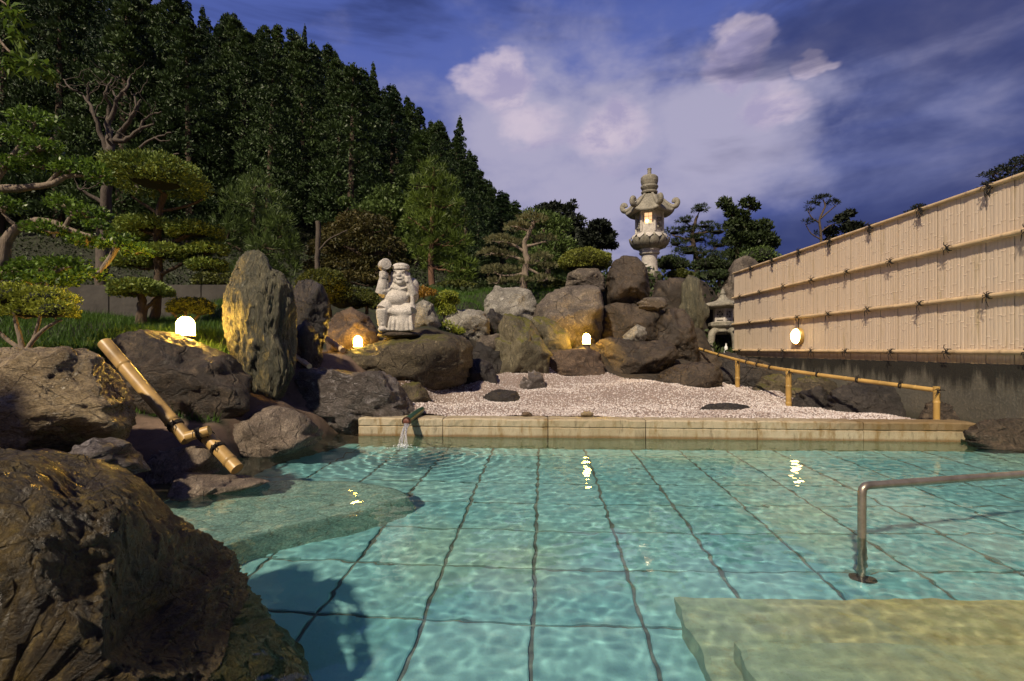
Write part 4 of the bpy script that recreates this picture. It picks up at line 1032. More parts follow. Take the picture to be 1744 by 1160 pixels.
# ------------------------------------------------------------------ trees and shrubs
def pxr(r, d): return r / F * d
def taper(r0, r1, n): return [r0 + (r1 - r0) * i / (n - 1) for i in range(n)]
def wig(pts, amt, rr, sub=4):
    """subdivide a polyline and wiggle it"""
    pts = [Vector(p) for p in pts]; o = []
    for i in range(len(pts) - 1):
        p0 = pts[max(i - 1, 0)]; p1 = pts[i]; p2 = pts[i + 1]; p3 = pts[min(i + 2, len(pts) - 1)]
        for k in range(sub):
            t = k / sub
            q = .5 * ((2 * p1) + (p2 - p0) * t + (2 * p0 - 5 * p1 + 4 * p2 - p3) * t * t + (3 * p1 - p0 - 3 * p2 + p3) * t ** 3)
            o.append(q + Vector((rr.uniform(-1, 1), rr.uniform(-1, 1), rr.uniform(-1, 1))) * amt * (0 if i == 0 and k == 0 else 1))
    o.append(pts[-1]); return o
def plant(name, label, cat, d, limbs, blobs, n, L, W, leaf, bark, seed, group=None, shell=.45, bottom=-1.0, up=.35, rnd=.7, depth=1.0, tuft=0, tipdrop=0., core=None, twigs=True, leafname='crown', yoff=None):
    """limbs: [(pixel polyline, radius px start, radius px end)], blobs: [(px, py, rx, rz[, dy])] all at distance d"""
    rr = random.Random(seed); rs = np.random.RandomState(seed)
    base = at(*limbs[0][0][0], d) if limbs else at(blobs[0][0], blobs[0][1] + blobs[0][3], d)
    base.z = min(base.z, base.z)
    r = root(name, base, label, cat, group)
    tb = MB(); nodes = []
    for li in limbs:
        pts = [at(q[0], q[1], d + (q[2] if len(q) > 2 else 0)) for q in li[0]]
        w = wig(pts, pxr(li[1], d) * .18, rr); tb.tube(w, taper(pxr(li[1], d), pxr(li[2], d), len(w)), 8)
        nodes += w
    cs = []
    for b in blobs:
        c = at(b[0], b[1], d); dy = (b[4] if len(b) > 4 else rr.uniform(-.5, .5) * pxr(b[2], d)); c = c + Vector((0, dy, 0))
        cs.append((c, pxr(b[2], d), pxr(b[2], d) * depth, pxr(b[3], d)))
        if twigs and nodes:
            q = min(nodes, key=lambda p: (p - c).length + (2.0 * max(0, p.z - c.z)))
            k = c - Vector((0, 0, pxr(b[3], d) * .35)); mid = q.lerp(k, .55) + Vector((0, 0, -.1 * (k - q).length + rr.uniform(-.05, .05)))
            w = wig([q, mid, k], (k - q).length * .03, rr); r0 = min(pxr(limbs[0][1], d) * .42, .02 + (k - q).length * .035)
            tb.tube(w, taper(r0, r0 * .35, len(w)), 6)
            for e in range(3):
                e1 = k + Vector((rr.uniform(-1, 1) * cs[-1][1], rr.uniform(-1, 1) * cs[-1][2], rr.uniform(-.2, .5) * cs[-1][3])) * .75
                tb.tube(wig([w[-3], w[-3].lerp(e1, .5) + Vector((0, 0, .02)), e1], .01, rr, 3), taper(r0 * .4, r0 * .12, 7), 5)
    if tb.v: tb.build('trunk', bark, r, True)
    area = np.array([c[1] * c[3] + c[1] * c[2] for c in cs]); cnt = np.maximum(12, (n * area / area.sum()).astype(int))
    VV, FF, off = [], [], 0
    for (c, rx, ry, rz), k in zip(cs, cnt):
        if tuft:
            m = max(2, k // tuft); P, D = ell_points(rs, m, c, (rx, ry, rz), shell, bottom)
            P = np.repeat(P, tuft, 0); D = np.repeat(D * .6 + np.array([0, 0, up]), tuft, 0) + rs.normal(0, rnd, (len(P), 3))
            D /= np.linalg.norm(D, axis=1)[:, None]; P = P + D * L * .5
        else:
            P, D = ell_points(rs, k, c, (rx, ry, rz), shell, bottom)
            D = D + np.array([0, 0, up]) + rs.normal(0, rnd, D.shape)
        v, f = leaf_arrays(P, D, L, W, rs, tipdrop=tipdrop); VV.append(v); FF.append(f + off); off += len(v)
    o = obj(leafname, np.concatenate(VV), np.concatenate(FF), leaf, r)
    if core:
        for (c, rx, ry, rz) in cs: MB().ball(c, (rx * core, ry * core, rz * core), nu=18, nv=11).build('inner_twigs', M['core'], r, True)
    return r

# --- cedar forest on the hillside
def cedar_proto(seed):
    rs = np.random.RandomState(seed); Ht = 15.0
    Pn, Dn = [], []
    z = 1.6
    while z < Ht - .3:
        u = (z - 1.6) / (Ht - 1.6); rad = 2.75 * (1 - u ** 1.35) * (1 - .45 * max(0, .22 - u) / .22) + .10
        nb = max(3, int(3.5 + 5.0 * (1 - u)))
        for k in range(nb):
            a = 2 * math.pi * (k + rs.uniform(-.35, .35)) / nb + z * 2.4; rl = rad * rs.uniform(.70, 1.10)
            c0 = np.array([math.cos(a), math.sin(a), 0]); zz = z + rs.uniform(-.35, .35)
            cr = (.38 + .50 * (1 - u)) * rs.uniform(.8, 1.2); m = 120
            c = c0 * max(.05, rl - cr * .5) + np.array([0, 0, zz - .16 * rl])
            d = rs.normal(size=(m, 3)); d[:, 2] = np.abs(d[:, 2]) - .35; d += c0 * .5; d /= np.linalg.norm(d, axis=1)[:, None]
            p = c + d * cr * rs.uniform(.72, 1.0, m)[:, None] * np.array([1, 1, .8])
            Pn.append(p); Dn.append(d * .8 + np.array([0, 0, .55]) + rs.normal(0, .30, (m, 3)))
        z += .60 + .22 * (1 - u)
    m = 900; zi = rs.uniform(1.2, Ht - 1.5, m); ri = (1 - zi / Ht) * rs.uniform(.1, 1.3, m); ai = rs.uniform(0, 6.28, m)
    Pn.append(np.stack([ri * np.cos(ai), ri * np.sin(ai), zi], 1)); Dn.append(rs.normal(0, 1, (m, 3)))
    m = 60; p = np.stack([rs.normal(0, .12, m), rs.normal(0, .12, m), rs.uniform(Ht - 1.2, Ht + .2, m)], 1)
    Pn.append(p); Dn.append(np.stack([rs.normal(0, .4, m), rs.normal(0, .4, m), np.ones(m)], 1))
    V, Fq = leaf_arrays(np.concatenate(Pn), np.concatenate(Dn), .25, .105, rs, .2)
    cm = mesh_np('crown', V, Fq); cm.materials.append(M['cedar'])
    tb = MB(); tb.tube([(0, 0, -1.5), (0.03, .02, 4), (-.02, 0, 9), (0, 0, Ht - .5)], [.26, .2, .13, .03], 8); tmh = mesh_np('trunk', tb.v, tb.f); tmh.materials.append(M['bark'])
    return cm, tmh
CED = [cedar_proto(s) for s in range(6)]
def place_cedar(x, y, h, k, rot, label, z=None):
    z = gz(x, y) if z is None else z
    r = root('cedar_tree', (x, y, z - .1), label, 'tree', 'cedars on the hillside'); s = h / 15.0
    r.rotation_euler = (rot[0], rot[1], rot[2]); r.scale = (s * rot[3], s * rot[3], s)
    for me, nm in zip(CED[k], ('crown', 'trunk')):
        o = bpy.data.objects.new(nm, me); COL.objects.link(o); o.parent = r
def forest():
    rr = random.Random(12); pts = []
    tries = 0
    while len(pts) < 285 and tries < 40000:
        tries += 1
        y = 29 + 60 * rr.random() ** .9; ra = rr.uniform(-1.10, .16); x = ra * y
        if hill_slope(np.array([ra]))[0] < .08 and y > 60: continue
        md = 2.5 + .017 * y
        if ra < -1.0 and rr.random() < .6: continue
        if all((x - a) ** 2 + (y - b) ** 2 > md * md for a, b in pts): pts.append((x, y))
    zs = ground_z([p[0] for p in pts], [p[1] for p in pts])
    for (x, y), z in zip(pts, zs):
        h = rr.uniform(11.5, 16.5)
        top = H + y * float(np.interp(x / y, [-1.1, -.68, -.54, -.40, -.27, -.17, -.094, -.05, .0, .05, .2], [1.0, .76, .69, .63, .54, .465, .42, .335, .30, .265, .2]))
        h = min(h, (top - z) * rr.uniform(.84, 1.0))
        if h < 4: continue
        place_cedar(x, y, h, rr.randrange(6), (rr.uniform(-.03, .03), rr.uniform(-.03, .03), rr.uniform(0, 6.28), rr.uniform(1.0, 1.4) * min(1.3, (13.5 / h) ** .5)), 'dark green cedar in the forest covering the hillside', z)
    # the ones that stand out on the skyline
    for px, py, y, w, lb in ((783, 198, 78, .85, 'lone pointed cedar standing clear against the sky at the right of the ridge'), (636, 106, 84, .8, 'pointed cedar tip rising above the middle of the ridge line'), (519, 42, 84, .6, 'narrow cedar spire rising highest above the ridge line'), (345, 10, 82, .8, 'cedar on the ridge line near the top of the picture')):
        p = at(px, py, y); z = gz(p.x, y); place_cedar(p.x, y, p.z - z, 2, (0, 0, px, w * 15 / (p.z - z)), lb, z)
forest()

# --- left side
plant('shrub', 'yellow green azalea shrub on bare stems at the left edge of the lawn', 'shrub', 4.85,
      [([(40,600),(30,560),(20,520)],5,2), ([(42,600),(75,560),(105,545)],4,2), ([(44,600),(60,570),(70,530)],4,2), ([(40,598),(-10,560),(-40,530)],4,2)],
      [(10,505,52,26),(60,510,50,26),(100,530,34,20),(-40,520,50,28),(40,530,60,16)], 7500, .030, .016, M['azalea'], M['barkpale'], 31, shell=.6, bottom=-.5, up=.5, core=.6)
plant('garden_tree', 'broadleaf garden tree reaching in from the left with long crooked branches', 'tree', 5.7,
      [([(-70,640),(-40,540),(5,440),(22,395),(70,375),(130,395),(200,415)],13,3), ([(-60,420),(-20,330),(30,322),(80,315),(125,300),(180,300)],10,2), ([(-40,350),(0,290),(50,262),(90,235)],6,2), ([(-20,330),(20,270),(60,212)],5,2), ([(80,315),(110,285),(140,275)],4,1), ([(110,390),(125,365),(150,355)],4,1.5)],
      [(62,205,38,18),(30,232,40,18),(85,255,34,16),(60,275,44,18),(20,285,34,16),(120,288,28,16),(150,290,36,20),(175,305,22,14),(105,345,30,16),(145,362,34,18),(170,385,22,12),(15,352,34,18),(90,392,34,14),(140,408,34,14),(195,412,38,18),(225,425,26,14),(60,452,46,16),(10,468,44,18),(120,452,36,16),(165,470,30,14),(100,480,50,14)],
      7600, .058, .029, M['broad'], M['barkpale'], 33, shell=.25, bottom=-.7, up=.35, rnd=.8)
plant('overhanging_branch', 'leafy twig with long pointed leaves hanging in at the top left corner', 'branch', 2.7,
      [([(-90,-60),(-30,20),(5,75),(40,105),(80,115)],3,1), ([(-60,-30),(0,0),(30,25)],2,1), ([(-30,20),(-10,80),(10,130)],2,.8)],
      [(18,22,22,20),(28,62,14,14),(35,100,22,18),(72,118,24,16),(8,112,18,16),(88,128,12,10)], 190, .080, .022, M['branch_leaf'], M['barkpale'], 35, shell=.1, up=-.25, rnd=.75, tipdrop=.15, twigs=False)
plant('topiary_tree', 'large cloud pruned tree with one big dome above smaller foliage pads', 'tree', 9.2,
      [([(262,545),(270,480),(268,420),(272,360),(280,330)],8,5), ([(268,430),(300,410),(335,395)],5,3), ([(270,470),(310,450),(350,432)],4,2), ([(268,400),(240,392),(225,388)],4,2), ([(272,365),(240,345),(225,335)],3,1.5), ([(275,360),(320,350),(345,340)],3,1.5)],
      [(285,312,80,34),(250,384,50,17),(330,394,48,18),(352,425,34,14),(285,432,42,18),(218,400,30,12),(352,452,34,14),(225,446,40,15)], 19000, .075, .034, M['pad'], M['bark'], 37, shell=.6, bottom=-.62, up=.5, rnd=.6, core=.5)
plant('topiary_tree', 'small low topiary tree with one flat pad in front of the grey wall', 'tree', 8.6,
      [([(240,552),(243,520),(240,500)],9,5), ([(244,530),(262,512),(275,500)],4,2)], [(238,492,46,18),(272,498,24,12),(205,497,22,12)], 4600, .06, .03, M['pad'], M['bark'], 39, shell=.6, bottom=-.6, up=.5, rnd=.6, core=.5)
plant('shrub', 'small round shrub right behind the arched garden lamp', 'shrub', 6.9,
      [([(318,560),(317,545),(316,530)],4,2), ([(318,560),(335,540),(345,528)],3,1.5), ([(318,560),(300,540),(290,530)],3,1.5)], [(318,520,38,15),(300,528,20,10),(340,530,20,10)], 3000, .038, .018, M['domedk'], M['bark'], 41, shell=.65, bottom=-.4, up=.5, core=.7)
def dead_tree():
    d = 12.5; r = root('dead_tree', at(178, 545, d), 'bare dead tree with forked grey branches before the dark forest', 'tree'); rr = random.Random(4); mb = MB()
    L = [([(178,548),(172,470),(176,400),(182,340),(186,290),(188,250),(184,215),(188,180)],11,4), ([(186,252),(205,225),(225,200),(240,170)],6,1.5), ([(184,262),(172,230),(158,190),(140,160)],5,1.5), ([(188,240),(212,240),(236,222),(262,212)],5,1.5), ([(187,205),(200,170),(215,150),(222,130)],4,1.2), ([(158,192),(150,165),(152,140)],3,1), ([(225,200),(232,180),(228,160)],3,1),
         ([(176,345),(150,330),(132,322)],4,1.5), ([(236,222),(250,200),(275,190)],2.5,1), ([(188,182),(180,160),(190,135)],3,1), ([(200,172),(190,150),(200,130)],2,.8), ([(140,160),(120,150),(108,135)],2,.8)]
    for pts, a, b in L:
        w = wig([at(p[0], p[1], d + rr.uniform(-.25, .25) * (1 if i else 0)) for i, p in enumerate(pts)], pxr(1.6, d), rr); mb.tube(w, taper(pxr(a, d), pxr(b, d), len(w)), 7)
        for k in range(3):
            s = w[rr.randrange(len(w) // 2, len(w))]; e = s + Vector((rr.uniform(-.5, .5), rr.uniform(-.4, .4), rr.uniform(.05, .5)))
            mb.tube(wig([s, s.lerp(e, .5) + Vector((0, 0, -.04)), e], .03, rr, 3), taper(pxr(b, d) * .9, .006, 7), 5)
    mb.build('trunk', M['barkdead'], r, True)
    d = 11.5; r = root('dead_branch', at(232, 330, d), 'thin bare branch sticking up above the large clipped dome', 'branch'); mb = MB()
    for pts, a, b in [([(236,330),(228,290),(236,255),(262,235),(292,226)],3.5,1.2), ([(262,282),(285,268),(305,262)],2.5,1), ([(236,300),(262,282),(280,284)],2.5,1), ([(262,235),(275,240),(290,238)],2,.8)]:
        w = wig([at(p[0], p[1], d) for p in pts], .02, rr); mb.tube(w, taper(pxr(a, d), pxr(b, d), len(w)), 6)
    mb.build('twig', M['barkdead'], r, True)
dead_tree()
# grey garden wall behind the lawn, a block wall with joints
gw = root('garden_wall', at(200, 546, 12.2), 'low grey concrete wall behind the lawn, mostly hidden by trees', 'wall')
M['oldwall'] = simple('old_concrete', (0.055, 0.050, 0.042), .9, var=.4, scale=2.2, bump=.5, bdist=.03)
for k in range(9):
    x0 = -14 + k * 1.1; mb = MB().box((x0, 12.2, 1.2), (x0 + 1.09, 12.5, 2.62), .015); mb.build('panel', M['oldwall'], gw)
# --- middle
plant('pine_tree', 'bushy young pine with upright needle tufts left of the brown maple', 'tree', 14.0,
      [([(432,520),(430,450),(432,380),(434,320)],6,2), ([(431,440),(400,420),(380,410)],3,1), ([(431,430),(465,410),(485,400)],3,1)],
      [(436,315,24,18),(415,345,28,20),(455,345,28,20),(398,385,28,18),(436,385,34,24),(478,385,28,18),(385,420,24,16),(420,430,34,22),(465,428,34,22),(500,420,20,16),(410,465,30,18),(455,468,36,18),(490,455,24,18)], 9500, .24, .018, M['pine'], M['bark'], 43, shell=.3, up=.8, rnd=.55, tuft=14)
plant('maple_tree', 'brownish spreading dome shaped maple behind the statue', 'tree', 14.5,
      [([(648,520),(645,470),(640,420),(620,390)],7,3), ([(645,460),(600,425),(560,415)],4,1.5), ([(643,440),(665,420),(680,420)],4,1.5)],
      [(605,375,38,20),(575,395,36,20),(640,390,36,22),(555,425,34,22),(600,415,46,24),(655,425,40,24),(545,455,26,18),(590,450,46,22),(640,455,46,22),(678,452,24,18),(610,478,50,16)], 12000, .11, .05, M['maple'], M['bark'], 45, shell=.45, bottom=-.5, up=-.1, rnd=.7, tipdrop=.2)
plant('pine_tree', 'tall bright green pine standing right of the statue', 'tree', 16.5,
      [([(738,500),(734,440),(736,380),(738,320),(738,285)],6,2), ([(735,420),(760,395),(775,380)],3,1), ([(735,400),(710,380),(695,370)],3,1)],
      [(738,290,20,16),(722,315,22,16),(756,318,24,16),(712,345,24,16),(738,345,26,18),(768,345,22,16),(705,375,22,16),(738,380,32,20),(775,378,24,18),(712,410,26,16),(755,412,32,18),(785,412,18,14),(725,440,24,14),(772,442,28,16),(795,455,20,16),(785,475,26,14)], 9500, .26, .024, M['pinebr'], M['barkred'], 47, shell=.3, up=.6, rnd=.6, tuft=12)
plant('garden_tree', 'rounded mid green tree behind the maple and the tall pine', 'tree', 18.5,
      [([(668,500),(665,420),(662,360)],6,3)], [(660,330,28,16),(640,345,26,16),(685,340,24,16),(622,362,26,16),(662,362,36,20),(695,368,26,20),(650,395,40,20),(690,400,30,20),(590,345,16,8)], 5200, .17, .08, M['pine'], M['bark'], 49, shell=.4, up=.3)
plant('garden_tree', 'loose green tree behind the small layered pine', 'tree', 15.5,
      [([(935,500),(930,440),(925,390)],5,2), ([(932,450),(910,410),(900,380)],3,1), ([(932,440),(955,410),(965,395)],3,1)], [(905,368,22,14),(930,372,26,16),(955,385,24,16),(915,400,28,18),(945,412,32,18),(965,420,18,14),(925,440,36,18),(960,450,28,18),(905,460,24,16)], 5200, .15, .045, M['pine'], M['bark'], 51, shell=.35, up=.4)
plant('pine_tree', 'small layered pine with pale spreading branches on the large pale boulder', 'tree', 12.3,
      [([(889,500),(894,470),(897,440),(893,415),(904,390),(910,375)],7,2.5), ([(894,465),(870,470),(850,468)],3,1), ([(896,445),(865,435),(838,432)],3,1), ([(895,420),(915,415),(930,412)],3,1), ([(896,455),(920,468),(935,475)],3,1), ([(895,430),(870,415),(850,412)],3,1), ([(903,395),(885,388),(870,385)],2.5,1)],
      [(905,378,26,9),(880,388,26,8),(850,410,24,7),(875,415,22,7),(925,408,22,8),(835,432,22,8),(860,436,20,7),(920,440,20,8),(845,462,26,9),(868,462,22,9),(932,455,18,7),(845,482,18,7),(885,480,22,8),(925,478,18,8),(900,450,18,8)], 10500, .10, .014, M['pinepale'], M['barkpale'], 53, shell=.3, bottom=-.3, up=.9, rnd=.5, tuft=10)
plant('shrub', 'round clipped bright green bush left of the tall stone lantern', 'shrub', 12.7, [([(995,490),(994,470),(995,455)],4,3)], [(995,449,43,22)], 9000, .045, .022, M['dome'], M['bark'], 55, shell=.86, bottom=-.55, up=.25, rnd=.6, core=.88)
plant('shrub', 'round clipped dark green bush between the standing stone and the statue', 'shrub', 9.3, [([(562,540),(560,520),(558,500)],4,3)], [(556,490,42,30),(585,508,22,22)], 8000, .05, .022, M['domedk'], M['bark'], 57, shell=.82, bottom=-.5, up=.25, rnd=.6, core=.85)
plant('shrub', 'low dark shrub left of the statue, above the brown rock', 'shrub', 9.8, [([(625,535),(625,520),(626,510)],3,2)], [(622,512,24,16),(640,520,14,10),(606,518,14,12)], 2600, .05, .022, M['domedk'], M['bark'], 59, shell=.6, bottom=-.5, core=.7)
plant('shrub', 'small leafy yellow green shrub right of the statue', 'shrub', 10.0, [([(760,545),(760,525),(762,510)],2.5,1.5), ([(760,545),(748,525),(742,515)],2,1)], [(764,503,18,9),(748,515,18,10),(772,512,12,8),(760,528,18,12)], 2000, .05, .024, M['azalea'], M['bark'], 61, shell=.4, core=.5)
plant('shrub', 'orange leaved low maple sprig behind the statue', 'shrub', 9.9, [([(722,525),(722,510),(720,498)],2,1)], [(718,493,14,8),(730,498,16,8),(712,500,10,8)], 700, .06, .022, M['orange'], M['bark'], 63, shell=.3, up=-.2, tipdrop=.3)
plant('plant', 'small bright green leafy plant at the foot of the white rocks', 'plant', 9.7, [([(770,568),(768,558),(766,550)],1,.6)], [(764,552,12,8),(776,560,14,7),(786,564,10,5)], 420, .045, .024, M['azalea'], M['bark'], 65, shell=.2)
for (px, py, rx, rz, d, lb, sd) in [(705,492,30,10,15.2,'low dark hedge clump below the tall bright green pine',67), (780,488,36,9,14.6,'low hedge clump right of the tall bright green pine',68), (835,492,26,9,14.2,'low hedge clump left of the pale boulder',69), (945,488,26,12,13.6,'low dark hedge clump right of the small layered pine',70), (470,500,50,14,13.2,'low dark shrub mass behind the tall standing stone',71), (380,480,44,16,12.8,'low dark shrub right of the topiary tree',72), (590,500,46,12,13.5,'low shrub below the brown maple',66)]:
    plant('shrub', lb, 'shrub', d, [([(px,py+rz+6),(px,py)],3,2)], [(px - rx * .4, py, rx * .7, rz), (px + rx * .4, py + 2, rx * .7, rz * .9), (px, py - 2, rx * .6, rz)], 2600, .085, .038, M['midtree'] if sd % 2 else M['domedk'], M['bark'], sd, group='low shrubs behind the rockery', shell=.6, bottom=-.5, core=.75)
# --- right side, against the sky
def shade_tree(name, label, d, limbs, blobs, n, L, W, leaf, seed, **k): return plant(name, label, 'tree', d, limbs, blobs, n, L, W, leaf, M['bark'], seed, group='trees against the evening sky', **k)
shade_tree('garden_tree', 'dark pointed tree at the right end of the forest', 34, [([(935,470),(936,400),(938,350)],3,1), ([(936,420),(965,380),(975,350)],2,.8)], [(925,358,16,10),(945,352,16,8),(962,362,18,12),(975,348,10,8),(940,375,24,14),(968,382,22,14),(985,378,14,12),(930,398,24,16),(965,405,30,16),(990,400,16,16)], 3600, .36, .15, M['darktree'], 73, shell=.3, up=.5)
shade_tree('garden_tree', 'dark round tree left of the tall stone lantern', 30, [([(1020,460),(1020,420)],3,2)], [(1020,385,20,10),(1002,398,18,12),(1036,400,16,12),(1018,410,32,14),(1000,422,16,12),(1042,416,12,8)], 2600, .30, .13, M['darktree'], 75, shell=.35, up=.4)
shade_tree('pine_tree', 'twisted cloud pruned pine right of the tall stone lantern', 18, [([(1188,480),(1186,440),(1180,410),(1182,385),(1188,368)],5,2), ([(1182,410),(1160,405),(1145,400)],3,1), ([(1182,400),(1205,395),(1225,395)],3,1)], [(1189,360,17,7),(1166,378,16,6),(1150,396,20,7),(1175,392,18,6),(1200,386,20,6),(1222,396,24,8),(1190,408,26,7),(1150,416,18,7),(1225,418,22,8),(1170,432,26,8),(1212,438,26,8)], 6200, .13, .02, M['midtree'], 77, shell=.35, bottom=-.5, up=.8, tuft=10, core=.4)
shade_tree('garden_tree', 'leafy broad tree with a split top right of the twisted pine', 20, [([(1258,480),(1256,430),(1250,390),(1242,345)],5,1.5), ([(1256,430),(1268,390),(1276,350)],4,1.2), ([(1257,440),(1290,410),(1305,395)],3,1)], [(1235,345,13,11),(1246,360,14,10),(1272,345,14,9),(1286,352,9,8),(1262,368,16,12),(1245,385,18,12),(1275,385,20,12),(1298,385,18,12),(1258,405,26,14),(1290,408,26,14),(1312,412,16,14),(1270,430,34,14)], 5200, .19, .085, M['midtree'], 79, shell=.3, up=.5)
shade_tree('pine_tree', 'slender bare stemmed pine standing alone above the fence', 28, [([(1398,450),(1398,400),(1396,375),(1405,352),(1402,340)],2.5,1), ([(1397,380),(1384,372),(1376,360)],1.5,.7), ([(1398,372),(1414,358),(1424,350)],1.5,.7), ([(1398,408),(1382,398),(1372,382)],1.3,.6), ([(1398,395),(1412,385),(1420,382)],1.2,.6)], [(1402,338,14,4),(1385,348,12,4),(1420,346,12,4),(1376,380,9,4),(1378,360,6,3),(1420,381,8,4),(1388,398,6,3)], 900, .22, .035, M['darktree'], 81, shell=.3, bottom=-.3, up=.6, tuft=8)
shade_tree('garden_tree', 'dark round leafed tree right of the slender pine', 29, [([(1440,460),(1440,410),(1436,380)],2.5,1), ([(1440,420),(1465,395),(1475,385)],2,1)], [(1432,372,12,8),(1450,362,10,8),(1418,392,12,9),(1442,388,16,10),(1466,384,12,8),(1485,392,14,8),(1430,410,22,12),(1465,406,22,12),(1490,405,12,8)], 2200, .27, .13, M['darktree'], 83, shell=.3, up=.3)
shade_tree('garden_tree', 'dark flat layered tree rising behind the near end of the fence', 9.5, [([(1760,520),(1755,400),(1748,320),(1760,270)],6,3), ([(1752,380),(1720,320),(1690,300)],3,1), ([(1752,340),(1780,310),(1800,300)],3,1)], [(1722,284,26,6),(1745,272,26,6),(1690,298,26,6),(1712,306,30,7),(1745,296,26,8),(1655,332,22,5),(1685,322,24,5),(1720,326,30,8),(1775,285,30,8)], 2600, .06, .024, M['darktree'], 85, shell=.3, bottom=-.4, up=.3)
shade_tree('garden_tree', 'tip of a dark tree just showing above the fence rail', 14, [([(1565,480),(1563,400),(1566,362)],3,1.5)], [(1566,354,12,7),(1552,362,10,5),(1578,364,8,6),(1564,380,16,12)], 700, .09, .04, M['darktree'], 87, shell=.3, up=.3)
for (px, py, rx, rz, d, lb, sd, mt) in [(1145,450,26,14,16.2,'low green shrub right of the tall lantern base',89,'midtree'), (1160,468,20,8,14.6,'yellow green clump on the rocks right of the tall lantern base',90,'domedk'), (1215,452,36,12,17.0,'low shrub mass under the twisted pine',91,'midtree'), (1295,440,34,18,18.0,'green shrub under the leafy broad tree',92,'pine'), (1225,470,40,10,15.6,'trailing shrub above the tall dark boulder',93,'midtree'), (1110,470,18,6,13.9,'small shrub at the foot of the tall lantern',94,'domedk')]:
    plant('shrub', lb, 'shrub', d, [([(px,py+rz+8),(px,py)],3,2)], [(px - rx * .4, py, rx * .7, rz), (px + rx * .4, py + 2, rx * .7, rz * .9), (px, py - 3, rx * .6, rz)], 2200, .09, .04, M[mt], M['bark'], sd, group='shrubs at the top of the rockery', shell=.55, bottom=-.5, core=.7)
# wooden stake in the shrubs
mb = MB(); dd = 12.6; mb.tube(wig([at(541,500,dd), at(540,450,dd), at(542,410,dd), at(541,377,dd)], .012, random.Random(3)), pxr(4.2, dd), 9)
mb.tube(wig([at(541,430,dd), at(560,408,dd), at(592,392,dd)], .01, random.Random(4)), taper(pxr(1.6, dd), pxr(.8, dd), 9), 6)
tag(mb.build('tree_stump', M['barkdead'], None, True), 'tall grey broken tree stump in front of the brown maple', 'stump')

